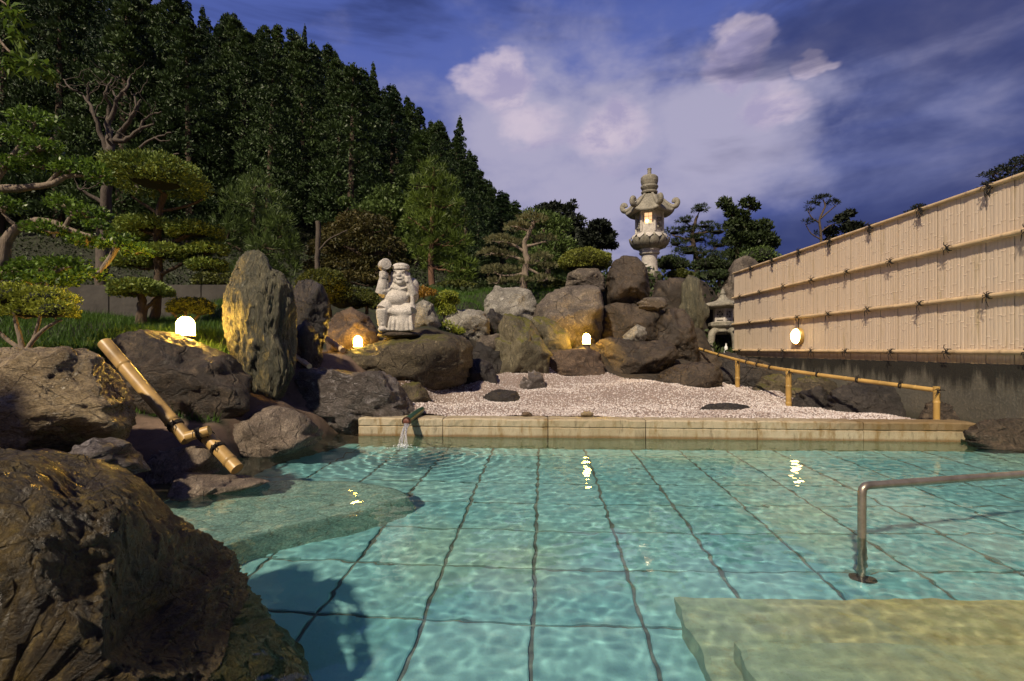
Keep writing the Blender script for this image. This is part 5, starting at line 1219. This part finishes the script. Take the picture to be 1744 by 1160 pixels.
# ------------------------------------------------------------------ stone statue
def remesh(mb, vox, smooth=4):
    me = mesh_np('tmp', mb.v, mb.f); o = bpy.data.objects.new('tmp', me); COL.objects.link(o)
    m = o.modifiers.new('r', 'REMESH'); m.mode = 'VOXEL'; m.voxel_size = vox
    s = o.modifiers.new('s', 'SMOOTH'); s.iterations = smooth; s.factor = .5
    dg = bpy.context.evaluated_depsgraph_get(); e = o.evaluated_get(dg).to_mesh()
    v = np.array([tuple(p.co) for p in e.vertices]); f = [tuple(p.vertices) for p in e.polygons]
    o.evaluated_get(dg).to_mesh_clear(); bpy.data.objects.remove(o); return v, f
def statue():
    d = 8.15; k = d / F
    def S(px, py, fwd=0.0): return at(px, py, d) + Vector((0, -fwd * k, 0))   # fwd in pixels towards the viewer
    r = root('stone_statue', at(680, 569, d), 'pale granite statue of a laughing seated figure raising a mallet, on the flat boulder', 'statue')
    b = MB()
    def E(px, py, f, rx, ry, rz, rot=None): b.ball(S(px, py, f), (rx * k, ry * k, rz * k), rot, 18, 12)
    def T(pts, rad, n=12): b.tube([S(*p) for p in pts], [q * k for q in rad], n)
    E(679, 497, 0, 23, 16, 18); E(678, 509, 6, 22, 17, 15); E(680, 488, -2, 24, 14, 10)          # chest, belly, shoulders
    E(682, 528, 0, 27, 20, 12)                                                                       # hips
    E(683.5, 470, 6, 13.2, 12.5, 14.5); E(683.5, 479, 8, 12.5, 10.5, 8)                              # head, jowls
    E(676.5, 472.5, 14.5, 4.6, 4, 4.4); E(690.5, 472.5, 14.5, 4.6, 4, 4.4)                          # cheeks
    E(683.7, 469.5, 18.5, 2.6, 2.6, 3.4); E(683.6, 471.5, 18.8, 3.6, 2, 1.8)                        # nose
    E(683.6, 483.5, 15.5, 5.5, 3.5, 3.2)                                                             # chin
    E(676.5, 463.6, 16.0, 3.8, 1.6, 1.3); E(690.5, 463.6, 16.0, 3.8, 1.6, 1.3)                      # brows
    E(683.6, 476.0, 17.6, 5.2, 1.4, 1.1); E(683.6, 480.0, 17.0, 4.2, 1.4, 1.1)                      # lips
    E(669, 472, 4, 3, 3, 9); E(697.5, 473, 4, 3, 3, 9); E(669, 480, 5, 2.6, 2.6, 4); E(697.5, 481, 5, 2.6, 2.6, 4)   # long ears
    # raised arm on the left: shoulder, elbow low, forearm up, fist
    T([(664, 488, 0), (655, 497, 5), (652, 500, 10)], [10, 9.5, 9.5]); T([(652, 501, 10), (655, 490, 13), (657, 478, 14)], [10.5, 9.5, 8.2])
    E(657, 498, 12, 8.8, 8.8, 6); T([(649.5, 485, 15), (657, 484, 20), (665, 486, 15)], [2.2, 2.2, 2.2], 8)
    E(657.5, 471, 15, 8, 7.5, 7.5)
    for i in range(4): T([(651.5, 466.5 + i * 3.0, 18), (657, 466.3 + i * 3.0, 22.5), (662.8, 466.8 + i * 3.0, 19)], [1.9, 2.2, 1.9], 8)
    T([(663.5, 476, 17), (660.5, 471.5, 22), (657.5, 465, 22)], [2.2, 2.2, 1.8], 8)                 # thumb
    # other arm, holding the sack cord over the shoulder
    T([(695, 489, 0), (704, 494, 5), (706, 503, 8)], [9.5, 8.5, 8]); T([(706, 503, 8), (703, 492, 12), (699, 480, 14)], [8, 6.8, 5.8])
    E(698.5, 478, 15, 5.4, 5.2, 6)
    for i in range(4): T([(694.5, 474.5 + i * 2.6, 17), (698, 474.3 + i * 2.6, 20.4), (702, 475 + i * 2.6, 17)], [1.5, 1.7, 1.5], 8)
    T([(697, 503, 12), (706, 504, 12)], [3, 3]); T([(704, 500, 12), (705, 512, 13), (705.5, 523, 12)], [3.2, 3.6, 4.2])
    # legs: one hanging, one folded across
    T([(666, 527, 4), (659, 524, 13), (656, 530, 18)], [13, 12.5, 11.5]); T([(656, 529, 17), (656, 543, 17), (657, 556, 16)], [11.5, 10.2, 8.6]); E(657, 562, 19, 8.2, 12, 5.5)
    T([(648, 552, 17), (657, 554, 26), (666, 552, 17)], [1.6, 1.6, 1.6], 8)
    T([(688, 527, 6), (703, 529, 14), (703, 531, 16)], [11.5, 11.5, 10.5]); T([(703, 531, 16), (690, 534, 20), (674, 533, 20)], [10.5, 8.4, 7.4])
    E(672, 532, 21, 6, 6, 5.5)
    # robe hanging between the legs
    T([(690, 536, 8), (690, 550, 10), (690, 564, 9)], [19, 18, 18]); T([(676, 540, 8), (675, 553, 10), (675, 564, 9)], [13, 12, 12])
    for i, x in enumerate((671, 677, 684, 691, 698, 704)): T([(x, 540, 22), (x + (i - 2.5) * .6, 552, 25), (x + (i - 2.5) * 1.0, 564, 24)], [2.2, 3, 3.4], 8)
    T([(662, 500, 13), (670, 491, 15), (684, 495, 15), (697, 491, 14)], [1.8] * 4, 8)                # neckline
    v, f = remesh(b, .0105, 3); obj('body', v, f, M['stone'], r, True)
    h = MB(); h.ball(S(684, 455, 5), (14.5 * k, 13.5 * k, 6.2 * k), None, 22, 12)
    h.rings(S(684, 459.5, 5), [(13.4 * k, -1.8 * k), (14.2 * k, -1.2 * k), (14.2 * k, 1.6 * k), (13.2 * k, 2.2 * k)], 24)
    v, f = remesh(h, .010, 3); obj('hat', v, f, M['stone'], r, True)
    m_ = MB(); ax = Vector((.45, -.87, .0)).normalized(); c = S(659, 453.5, 16); L = 10 * k
    m_.tube([c - ax * L, c - ax * L * .86, c + ax * L * .86, c + ax * L], [8.2 * k, 9.3 * k, 9.3 * k, 8.4 * k], 24)
    m_.tube([c + ax * L * 1.0, c + ax * L * 1.03], [6.4 * k, 6.2 * k], 20)
    m_.tube([S(658.5, 462, 16), S(657, 470, 16), S(656.5, 492, 19)], [3.2 * k, 3.2 * k, 2.8 * k], 10)
    m_.build('mallet', M['stone'], r, True)
    s_ = MB(); s_.ball(S(701, 487, -10), (11 * k, 11 * k, 15 * k), None, 18, 12); s_.ball(S(698, 502, -12), (13 * k, 12 * k, 15 * k), None, 18, 12)
    v, f = remesh(s_, .012, 2); obj('sack', v, f, M['stone'], r, True)
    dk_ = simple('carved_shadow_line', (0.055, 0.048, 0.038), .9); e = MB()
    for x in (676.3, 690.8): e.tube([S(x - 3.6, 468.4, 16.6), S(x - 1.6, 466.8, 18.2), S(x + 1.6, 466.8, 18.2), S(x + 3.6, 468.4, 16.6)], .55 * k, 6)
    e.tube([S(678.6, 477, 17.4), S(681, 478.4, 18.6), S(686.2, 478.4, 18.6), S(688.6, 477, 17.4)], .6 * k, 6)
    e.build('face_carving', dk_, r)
    p = MB(); U, Fc = ico(3); 
    v = U * np.array([36 * k, 26 * k, 7 * k]) * (1 + .06 * fbm(U * 2, 3, 5))[:, None] + np.array(S(680, 570, 4)); obj('plinth', v, Fc, M['rk_dark'], r, True)
statue()

# ------------------------------------------------------------------ stone lanterns
def tall_lantern():
    d = 14.0; k = d / F; c = at(1106, 470, d); r = root('stone_lantern', c, 'tall pale stone lantern with a lit window and curled roof on the rockery', 'lantern')
    Z = lambda py: (470 - py) * k
    m = M['stone']; a = M['stone_dk']; h6 = R(38)
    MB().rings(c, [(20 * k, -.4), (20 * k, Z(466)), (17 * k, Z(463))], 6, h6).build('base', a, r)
    MB().rings(c, [(15.5 * k, Z(466)), (14.4 * k, Z(461)), (13.3 * k, Z(452)), (13.0 * k, Z(440)), (13.4 * k, Z(434)), (16.5 * k, Z(433.5)), (17.4 * k, Z(431)), (16.0 * k, Z(429)), (17.2 * k, Z(427.5)), (17.2 * k, Z(425))], 28, 0).build('shaft', m, r, False)
    # lotus platform with petals
    lo = MB(); lo.rings(c, [(15 * k, Z(426)), (22 * k, Z(422)), (28 * k, Z(416)), (31 * k, Z(410)), (30 * k, Z(408.5)), (27 * k, Z(405)), (25 * k, Z(400.5))], 12, h6)
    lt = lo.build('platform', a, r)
    for i in range(12):
        th = i * 2 * math.pi / 12; o = Vector((math.cos(th), math.sin(th), 0)); t_ = Vector((-math.sin(th), math.cos(th), 0))
        for nm, (r0, z0), (r1, z1), (r2, z2), w in (('petal', (18, 425), (29, 417), (33, 408), 7.6),):
            p = MB(); prof = [(r0, z0, .35), ((r0 + r1) / 2 + 2, (z0 + z1) / 2 + 1.5, .8), (r1 + 1, z1, 1.0), (r2, z2 + 2, .8), (r2 + .5, z2 - 1, .15)]
            v, f = [], []
            for (q, z, ww) in prof:
                for s in (-1, -.5, 0, .5, 1): v.append(c + o * (q + 1.6 * (1 - s * s)) * k + t_ * s * w * ww * k + Vector((0, 0, Z(z))))
            for i2 in range(4):
                for j in range(4): q = i2 * 5 + j; f.append((q, q + 1, q + 6, q + 5))
            p.add(v, f); p.build(nm, a, lt, True)
        p = MB(); v, f = [], []
        th += math.pi / 12; o = Vector((math.cos(th), math.sin(th), 0)); t_ = Vector((-math.sin(th), math.cos(th), 0))
        for (q, z, ww) in ((25, 400.5, .5), (28, 402, 1.0), (30.5, 405.5, .8), (32, 409, .12)):
            for s in (-1, 0, 1): v.append(c + o * (q + 1.2 * (1 - abs(s))) * k + t_ * s * 6.5 * ww * k + Vector((0, 0, Z(z))))
        for i2 in range(3):
            for j in range(2): q = i2 * 3 + j; f.append((q, q + 1, q + 4, q + 3))
        p.add(v, f); p.build('petal', m, lt, True)
    # fire box: six panels, posts at the corners, one lit window
    fb = MB(); fb.rings(c, [(23.5 * k, Z(401)), (23.5 * k, Z(397)), (21 * k, Z(396.8))], 6, h6); fb.rings(c, [(21 * k, Z(363)), (23 * k, Z(362.5)), (23 * k, Z(357))], 6, h6)
    fo_ = fb.build('fire_box', m, r)
    R6 = 22 * k
    for i in range(6):
        t0, t1 = h6 + i * math.pi / 3, h6 + (i + 1) * math.pi / 3; p0 = c + Vector((math.cos(t0), math.sin(t0), 0)) * R6; p1 = c + Vector((math.cos(t1), math.sin(t1), 0)) * R6
        MB().tube([p0 + Vector((0, 0, Z(397.5))), p0 + Vector((0, 0, Z(362)))], 2.2 * k, 6).build('corner_post', m, fo_)
        e = (p1 - p0).normalized(); n_ = Vector((math.cos((t0 + t1) / 2), math.sin((t0 + t1) / 2), 0)); wd = (p1 - p0).length
        zb, zt = Z(397), Z(362.8)
        def quad(mb, s0, s1, z0, z1, off, th_=1.6 * k):
            q = [p0 + e * wd * s + n_ * off + Vector((0, 0, z)) for s, z in ((s0, z0), (s1, z0), (s1, z1), (s0, z1))]
            q2 = [w - n_ * th_ for w in q]; mb.add(q + q2, [(0, 1, 2, 3), (7, 6, 5, 4), (0, 4, 5, 1), (1, 5, 6, 2), (2, 6, 7, 3), (3, 7, 4, 0)])
        facing = -n_.y
        if facing > .85:
            mb = MB(); quad(mb, .06, .22, zb, zt, -.4 * k); quad(mb, .80, .94, zb, zt, -.4 * k); quad(mb, .22, .80, zb, Z(384.5), -.42 * k); quad(mb, .22, .80, Z(366.5), zt, -.42 * k); mb.build('panel', m, fo_)
            mb = MB(); quad(mb, .22, .80, Z(384.5), Z(366.5), -2.4 * k, .5 * k); mb.build('window', M['paper'], fo_)
            mb = MB(); mb.ball(p0 + e * wd * .42 - n_ * 1.6 * k + Vector((0, 0, Z(380))), 2.6 * k, nu=12, nv=8); mb.build('bulb', M['bulb'], fo_)
            mb = MB()
            for s in (.22, .51, .79): quad(mb, s, s + .02, Z(384.5), Z(366.5), -1.2 * k, .5 * k)
            for z in (372.5, 378.5): quad(mb, .22, .80, Z(z + .3), Z(z - .3), -1.3 * k, .5 * k)
            mb.build('lattice', simple('lattice_wood', (.35, .22, .12), .7), fo_)
        else:
            mb = MB(); quad(mb, .05, .95, zb, zt, -1.0 * k); quad(mb, .16, .84, Z(392), Z(368), -.3 * k); mb.build('panel', m, fo_)
            if facing > 0:
                mb = MB(); rr = random.Random(i)
                for q in range(16): mb.ball(p0 + e * wd * rr.uniform(.25, .75) + n_ * .1 * k + Vector((0, 0, Z(rr.uniform(374, 391)))), (2.6 * k, 1.2 * k, 2.2 * k), nu=8, nv=6)
                mb.build('relief_carving', a, fo_, True)
    # roof: six swept ridges with curled ends
    n = 48; v, f = [], []; prof = [(9, 331, 0), (14, 334, 0), (20, 341, .0), (26, 349, .1), (33, 357, .35), (38, 362, .7), (39, 365, .8), (36, 367.5, .6), (24, 364, .1), (20, 361, 0)]
    for (q, z, cu) in prof:
        for j in range(n):
            th = 2 * math.pi * j / n; ph = ((th - h6) / (math.pi / 3)) % 1.0; ed = abs(ph - .5) * 2; ed = ed ** 4   # 1 at the six corners
            rad = q * (1 + .10 * cu * ed) * (.93 + .07 * abs(ph - .5) * 2); v.append(c + Vector((math.cos(th), math.sin(th), 0)) * rad * k + Vector((0, 0, Z(z - 7 * cu * ed))))
    for i in range(len(prof) - 1):
        for j in range(n): f.append((i * n + j, i * n + (j + 1) % n, (i + 1) * n + (j + 1) % n, (i + 1) * n + j))
    f = [tuple(reversed(q)) for q in f]
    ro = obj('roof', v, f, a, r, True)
    for i in range(6):
        th = h6 + i * math.pi / 3; o = Vector((math.cos(th), math.sin(th), 0)); P = lambda q, z: c + o * q * k + Vector((0, 0, Z(z)))
        MB().tube(wig([P(12, 333), P(19, 339), P(28, 348.5), P(37, 355.5), P(43, 355), P(46, 349.5), P(44, 345), P(40.5, 345.5), P(39.5, 349)], 0, random.Random(1)), [2.6 * k] * 5 + list(np.linspace(2.6 * k, 4.6 * k, 12)) + list(np.linspace(4.6 * k, 3.4 * k, 16)), 9).build('ridge', a, ro, True)
    MB().rings(c, [(13 * k, Z(330)), (14 * k, Z(328)), (13.5 * k, Z(326.5)), (10.5 * k, Z(326)), (13.5 * k, Z(322)), (14.8 * k, Z(319.5)), (14.4 * k, Z(317.2)), (12.6 * k, Z(316)), (13.4 * k, Z(314)), (14.6 * k, Z(309)), (14.4 * k, Z(303)), (11.5 * k, Z(300)), (4.2 * k, Z(299)), (3.4 * k, Z(297)), (3.2 * k, Z(289)), (3.7 * k, Z(288.5)), (3.5 * k, Z(287))], 24, 0).build('finial', a, r, False)
tall_lantern()
def low_lantern():
    d = 14.0; k = d / F; c = at(1231, 606, d); r = root('stone_lantern', c, 'small grey snow viewing stone lantern with a broad roof beside the fence end', 'lantern')
    Z = lambda py: (606 - py) * k; h6 = R(20); m = M['stone_dk']
    for i in range(4):
        th = R(25) + i * math.pi / 2; o = Vector((math.cos(th), math.sin(th), 0)); P = lambda q, z: c + o * q * k + Vector((0, 0, Z(z)))
        MB().tube(wig([P(12, 563), P(22, 566), P(26, 575), P(27, 590), P(26, 612)], 0, random.Random(1)), taper(6.5 * k, 5.5 * k, 17), 8).build('leg', m, r, True)
    MB().rings(c, [(14 * k, Z(570)), (20 * k, Z(565)), (19 * k, Z(560)), (22 * k, Z(558)), (25 * k, Z(555)), (25 * k, Z(550)), (20 * k, Z(548.5))], 6, h6).build('platform', m, r)
    fb = MB().rings(c, [(16.5 * k, Z(549)), (16.5 * k, Z(526))], 6, h6); fo_ = fb.build('fire_box', M['stone'], r)
    dk_ = simple('lantern_opening', (.012, .011, .010), .9)
    for i in range(6):
        t0, t1 = h6 + i * math.pi / 3, h6 + (i + 1) * math.pi / 3
        n_ = Vector((math.cos((t0 + t1) / 2), math.sin((t0 + t1) / 2), 0)); e = Vector((-n_.y, n_.x, 0)); ap = 16.5 * k * math.cos(math.pi / 6)
        if -n_.y < .1: continue
        def q4(cx_, cz, w, hh, nm, off, mt):
            p = c + n_ * (ap + off) + e * cx_ * k + Vector((0, 0, Z(cz))); a = [p + e * sx * w * k + Vector((0, 0, sz * hh * k)) for sx, sz in ((-1, -1), (1, -1), (1, 1), (-1, 1))]; bk = [w_ - n_ * .02 for w_ in a]
            MB().add(a + bk, [(0, 1, 2, 3), (7, 6, 5, 4), (0, 4, 5, 1), (1, 5, 6, 2), (2, 6, 7, 3), (3, 7, 4, 0)]).build(nm, mt, fo_)
        q4(0, 536, 5.2, 5.6, 'window', .004, dk_); q4(0, 546.2, 5.2, .7, 'slot', .004, dk_)
        mb = MB()
        for sx, sz in ((-1, -1), (1, -1), (1, 1), (-1, 1), (0, 0)):
            cc = c + n_ * (ap + .010) + e * sx * 3.1 * k + Vector((0, 0, Z(536) + sz * 3.3 * k))
            mb.tube([cc + (e * math.cos(a) + Vector((0, 0, math.sin(a)))) * 1.7 * k for a in np.linspace(0, 2 * math.pi, 9)], .5 * k, 4, False)
        mb.build('lattice', M['stone'], fo_)
    n = 48; v, f = [], []; prof = [(3, 498), (6, 506), (12, 512), (24, 516.5), (36, 519), (37.5, 520.5), (37, 524), (30, 525), (17, 526)]
    for (q, z) in prof:
        for j in range(n):
            th = 2 * math.pi * j / n; ph = ((th - h6) / (math.pi / 3)) % 1.0; w = math.cos(math.pi / 6) / math.cos((ph - .5) * math.pi / 3); ed = (abs(ph - .5) * 2) ** 4
            v.append(c + Vector((math.cos(th), math.sin(th), 0)) * q * w * k + Vector((0, 0, Z(z - (2.2 * ed if q > 20 else 0)))))
    for i in range(len(prof) - 1):
        for j in range(n): f.append((i * n + j, (i + 1) * n + j, (i + 1) * n + (j + 1) % n, i * n + (j + 1) % n))
    obj('roof', v, f, m, r, True)
    MB().rings(c, [(5 * k, Z(501)), (4.6 * k, Z(499)), (3.0 * k, Z(497.5)), (3.6 * k, Z(496)), (2.2 * k, Z(493.5)), (.5 * k, Z(491.5))], 16).build('finial', m, r, True)
    cc = at(1236.5, 603, d - .55); kk = (d - .55) / F
    MB().rings(cc, [(3.2 * kk, -.02), (3.4 * kk, 3 * kk), (2.6 * kk, 10 * kk), (2.3 * kk, 13 * kk), (1.0 * kk, 13.6 * kk)], 16)
    o = MB().rings(cc, [(3.4 * kk, -.03), (3.5 * kk, 3 * kk), (2.8 * kk, 10 * kk), (2.4 * kk, 13 * kk), (1.2 * kk, 13.4 * kk), (1.1 * kk, 17.5 * kk), (1.4 * kk, 18 * kk)], 16).build('bottle', M['white'], None, True)
    tag(o, 'small white ceramic bottle standing under the small stone lantern', 'bottle')
low_lantern()
# level ground and rocks under the small lantern
lp = MB().box((4.9, 12.9, -.2), (7.6, 15.2, .915), .03); tag(lp.build('lantern_terrace', simple('terrace_stone', (.06, .052, .042), .9, var=.4, scale=3)), kind='structure')

# ------------------------------------------------------------------ garden lamps
def garden_lamp(px, py_base, w, h, d, label, cage, glass):
    k = d / F; c = at(px, py_base, d); r = root('garden_lamp', c + Vector((0, 0, -.12)), label, 'lamp', 'glowing garden lamps'); a = w / 2 * k; hh = h * k
    MB().rings(c, [(a * .95, -.22), (a * .95, -.03), (a * 1.12, -.025), (a * 1.12, 0), (a * .9, .004)], 20).build('base', simple('lamp_base', (.10, .07, .05), .7), r)
    prof = [(a * .9, .004), (a, hh * .04), (a, hh * .55)] + [(a * math.cos(t), hh * .55 + hh * .45 * math.sin(t)) for t in np.linspace(.15, 1.5, 8)]
    MB().rings(c, prof, 20).build('lamp_glass', M[glass], r, True)
    if cage:
        for t in (R(-48), R(132)):
            o = Vector((math.cos(t), math.sin(t), 0)); MB().tube([c + o * a * 1.06, c + o * a * 1.06 + Vector((0, 0, hh * .55)), c + o * a * .75 + Vector((0, 0, hh * .90)), c + Vector((0, 0, hh * 1.03))], .006, 6).build('cage_bar', M['black_metal'], r)
        for z in (.38, .62):
            MB().tube([c + Vector((math.cos(t), math.sin(t), 0)) * a * 1.06 + Vector((0, 0, hh * z)) for t in np.linspace(0, 2 * math.pi, 25)], .0025, 5, False).build('cage_ring', M['black_metal'], r)
garden_lamp(316, 572, 28, 33, 5.85, 'bright arched garden lamp on the lawn behind the dark boulder', True, 'lampglass')
garden_lamp(609.5, 591, 14, 19, 8.35, 'small glowing garden lamp left of the statue on the flat boulder', False, 'lampglass2')
garden_lamp(999, 586, 13, 18, 10.0, 'small glowing garden lamp among the rockery boulders', False, 'lampglass2')

# ------------------------------------------------------------------ bamboo handrail over the gravel
def rope_ring(mb, p, t, r, n=2):
    t = t.normalized(); a = t.cross(Vector((0, 0, 1))).normalized(); b = t.cross(a)
    for i in range(n):
        q = p + t * (i - (n - 1) / 2) * .012; mb.tube([q + (a * math.cos(s) + b * math.sin(s)) * (r + .004) for s in np.linspace(0, 2 * math.pi, 11)], .006, 4, False)
def bamboo_handrail():
    r = root('bamboo_handrail', at(1343, 680, 9.0), 'yellow bamboo handrail on short posts running down beside the gravel', 'handrail')
    A = [at(1168, 586, 12.0), at(1200, 597, 11.3), at(1256, 613, 10.0), at(1343, 631, 8.3), at(1590, 664, 6.42)]
    mb = MB(); bamboo_pole(mb, wig(A, 0, random.Random(1), 4), .030, .42, 3); mb.build('rail', M['bamboo'], r, True)
    for i, (px, py0, py1, d) in enumerate(((1256, 613, 662, 10.0), (1343, 630, 684, 8.3), (1595, 661, 718, 6.40))):
        p1 = at(px, py0, d); p0 = at(px, py1, d); mb = MB(); bamboo_pole(mb, [p0 - Vector((0, 0, .12)), p1 + Vector((0, 0, .02))], .044 if i < 2 else .037, .24, 7 + i, 12); mb.build('post', M['bamboo'], r, True)
        mb = MB(); rope_ring(mb, p1 - Vector((0, 0, .10)), Vector((0, 0, 1)), .046 if i < 2 else .039, 3); rope_ring(mb, p1.lerp(p0, .45), Vector((0, 0, 1)), .046 if i < 2 else .039, 2)
        knot(mb, p1 - Vector((0, 0, .03)), .04, random.Random(i), Vector((-.3, -.9, 0)).normalized(), Vector((.9, -.3, 0)).normalized(), 5, .08); mb.build('twine', M['rope'], r)
    W_ = wig(A, 0, random.Random(1), 4)
    for i in (2, 4, 6, 9, 10, 11, 13, 14, 15):
        mb = MB(); rope_ring(mb, W_[i], W_[i + 1] - W_[i - 1], .031, 2); knot(mb, W_[i], .03, random.Random(i), Vector((-.2, -.5, .85)).normalized(), Vector((.7, -.6, -.2)).normalized(), 4, .06); mb.build('twine', M['rope'], r)
    p = at(1168, 612, 12.0); q = at(1168, 583, 12.0)
    MB().tube([p - Vector((0, 0, .2)), q], .036, 12).build('metal_post', M['steel'], r, True)
bamboo_handrail()

# ------------------------------------------------------------------ bamboo chutes
def half_cut_tube(p0, p1, r, n=14, cut=.0):
    mb = MB(); bamboo_pole(mb, [p0, p1], r, .55, 4, n)
    d = (Vector(p1) - Vector(p0)).normalized()
    mb.tube([Vector(p1) - d * .05, Vector(p1) - d * .02], [r * .8, r * .8], n); return mb
def chute():
    r = root('bamboo_chute', at(330, 760, 4.4), 'pale bamboo water chute in two pipes tied with black twine, down to the pool', 'chute')
    a0, a1 = at(178, 584, 4.55), at(320, 749, 4.30); mb = MB(); bamboo_pole(mb, [a0, a1], .056, .7, 3, 16); mb.build('pipe', M['bamboo_gold'], r, True)
    b0, b1 = at(345, 736, 4.36), at(404, 799, 4.22); mb = MB(); bamboo_pole(mb, [b0, b1], .054, .5, 6, 16); mb.build('pipe', M['bamboo_gold'], r, True)
    c0, c1 = at(318, 744, 4.24), at(357, 733, 4.27); mb = MB(); bamboo_pole(mb, [c0, c1], .042, .5, 9, 14); mb.build('pipe', M['bamboo_gold'], r, True)
    for (p, q, t, rd, sd) in ((a0, a1, .86, .057, 1), (b0, b1, .12, .055, 2), (b0, b1, .45, .055, 3), (c0, c1, .55, .043, 4)):
        mb = MB(); w = p.lerp(q, t); rope_ring(mb, w, q - p, rd, 3); dv = (q - p).normalized(); o = Vector((.15, -.85, .5)); o = (o - dv * o.dot(dv)).normalized()
        knot(mb, w, rd, random.Random(sd), o, dv, 3, .05); mb.build('twine', M['rope'], r)
    v, f = [], []
    mb = MB().tube([a1 + (a1 - a0).normalized() * .001, a1 + (a1 - a0).normalized() * .004], [.044, .044], 16); mb.build('pipe_mouth', simple('bamboo_inside', (.30, .20, .09), .7), r)
chute()
for nm, p0, p1, rd, lb in (('bamboo_pipe', (500, 604, 7.0), (527, 624, 6.6), .035, 'short bamboo pipe poking out right of the tall standing stone'), ('bamboo_pipe', (548, 570, 8.3), (584, 597, 7.7), .045, 'brown bamboo pipe lying left of the small lamp by the statue')):
    mb = MB(); bamboo_pole(mb, [at(*p0), at(*p1)], rd, .2, 2, 10); tag(mb.build(nm, M['bamboo_pale'], None, True), lb, 'pipe', 'loose bamboo pipes')

# ------------------------------------------------------------------ kerb spout with falling water
def spout():
    p0, p1 = at(716, 700, 6.62), at(692, 718, 6.14); r = root('water_spout', p0 - Vector((0, 0, .06)), 'dark green pipe pouring hot water over the kerb', 'spout')
    d = (p1 - p0).normalized(); g = simple('green_pipe', (.022, .060, .030), .35, var=.4); 
    n = 18; mb = MB(); mb.tube([p0 - d * .08, p0, p0.lerp(p1, .5), p1], [.034, .046, .050, .050], n, False); mb.tube([p1, p1 - d * .05], [.040, .038], n, False)
    v, f = [], []; mb.build('pipe', g, r, True)
    mb = MB(); mb.tube([p1 + d * .006, p1 - d * .012, p1 - d * .012, p1 + d * .006, p1 + d * .006], [.054, .055, .040, .039, .054], n, False); mb.build('rim', simple('rusty_rim', (.13, .045, .03), .6), r, True)
    MB().tube([p1 - d * .05, p1 - d * .056], .038, n).build('pipe_inside', simple('pipe_inside', (.012, .01, .01), .9), r)
    w = bpy.data.materials.new('falling_water'); w.use_nodes = True; b = w.node_tree.nodes['Principled BSDF']
    b.inputs['Base Color'].default_value = (.95, .97, 1, 1); b.inputs['Roughness'].default_value = .12; b.inputs['Transmission Weight'].default_value = .75; b.inputs['IOR'].default_value = 1.2
    rr = random.Random(3); e = water_pt(686, 762)
    for i in range(9):
        s = p1 + Vector((rr.uniform(-.034, .034), rr.uniform(-.01, .03), -.03)); t = e + Vector((rr.uniform(-.055, .055), rr.uniform(-.05, .05), .0)); pts, rd = [], []
        for j in range(15):
            u = j / 14; pts.append(Vector((s.x + (t.x - s.x) * u ** .7, s.y + (t.y - s.y) * u ** .7, s.z + (t.z - s.z) * u * (.35 + .65 * u)))); rd.append(.0085 * (1 - .45 * u) * rr.uniform(.55, 1.35))
        MB().tube(pts, rd, 7).build('water_strand', w, r, True)
    mb = MB()
    for i in range(110):
        a = rr.uniform(0, 6.28); q = abs(rr.gauss(0, .07)); s = rr.uniform(.002, .006); mb.ball(e + Vector((math.cos(a) * q, math.sin(a) * q, rr.uniform(.0, .05) * math.exp(-q * 8))), s, None, 6, 4)
    fm = simple('foam', (.75, .8, .82), .4, var=.05); o = mb.build('splash', fm, r, True); o['kind'] = 'stuff'
spout()

# ------------------------------------------------------------------ steel handrail in the pool
def steel_rail():
    b = water_pt(1468, 915); r = root('steel_handrail', (b.x, b.y, FLOOR), 'stained steel pipe handrail standing in the pool beside the steps', 'handrail'); z = .295
    e = Vector((3.30, 3.24, z)); s = Vector((b.x, b.y, z)); dv = (e - s).normalized(); e2 = s + dv * 3.2; rd = .0225
    arc = [s + Vector((0, 0, -.045)), s + Vector((0, 0, -.018)) + dv * .006, s + dv * .020 + Vector((0, 0, -.004)), s + dv * .05]
    MB().tube([Vector((b.x, b.y, FLOOR))] + [Vector((b.x, b.y, q)) for q in (-.4, -.15, .02)] + arc + [e, e2], rd, 16).build('rail', M['steel'], r, True)
    caus(MB().rings(Vector((b.x, b.y, FLOOR)), [(.075, .0), (.075, .012), (.05, .022), (.03, .03)], 20).build('flange', M['black_metal'], r))
    p = e2; MB().tube([Vector((p.x, p.y, FLOOR)), Vector((p.x, p.y, z - .03))], rd, 16).build('post', M['steel'], r, True)
steel_rail()
# two small stones on the kerb
for (px, py, w, h, d, lb, mt) in ((898, 707, 10, 5, 6.52, 'small brown stone lying on the kerb', 'rk_red'), (1000, 709, 12, 5, 6.50, 'small flat pale stone lying on the kerb below the rockery lamp', 'rk_tan')):
    U, Fc = unit_rock(3, px); k = d / F; p = at(px, py, d); p.z = .255
    tag(obj('stone', U * np.array([w * k, .06, h * k]) + np.array(p), Fc, M[mt], smooth=True), lb, 'rock')
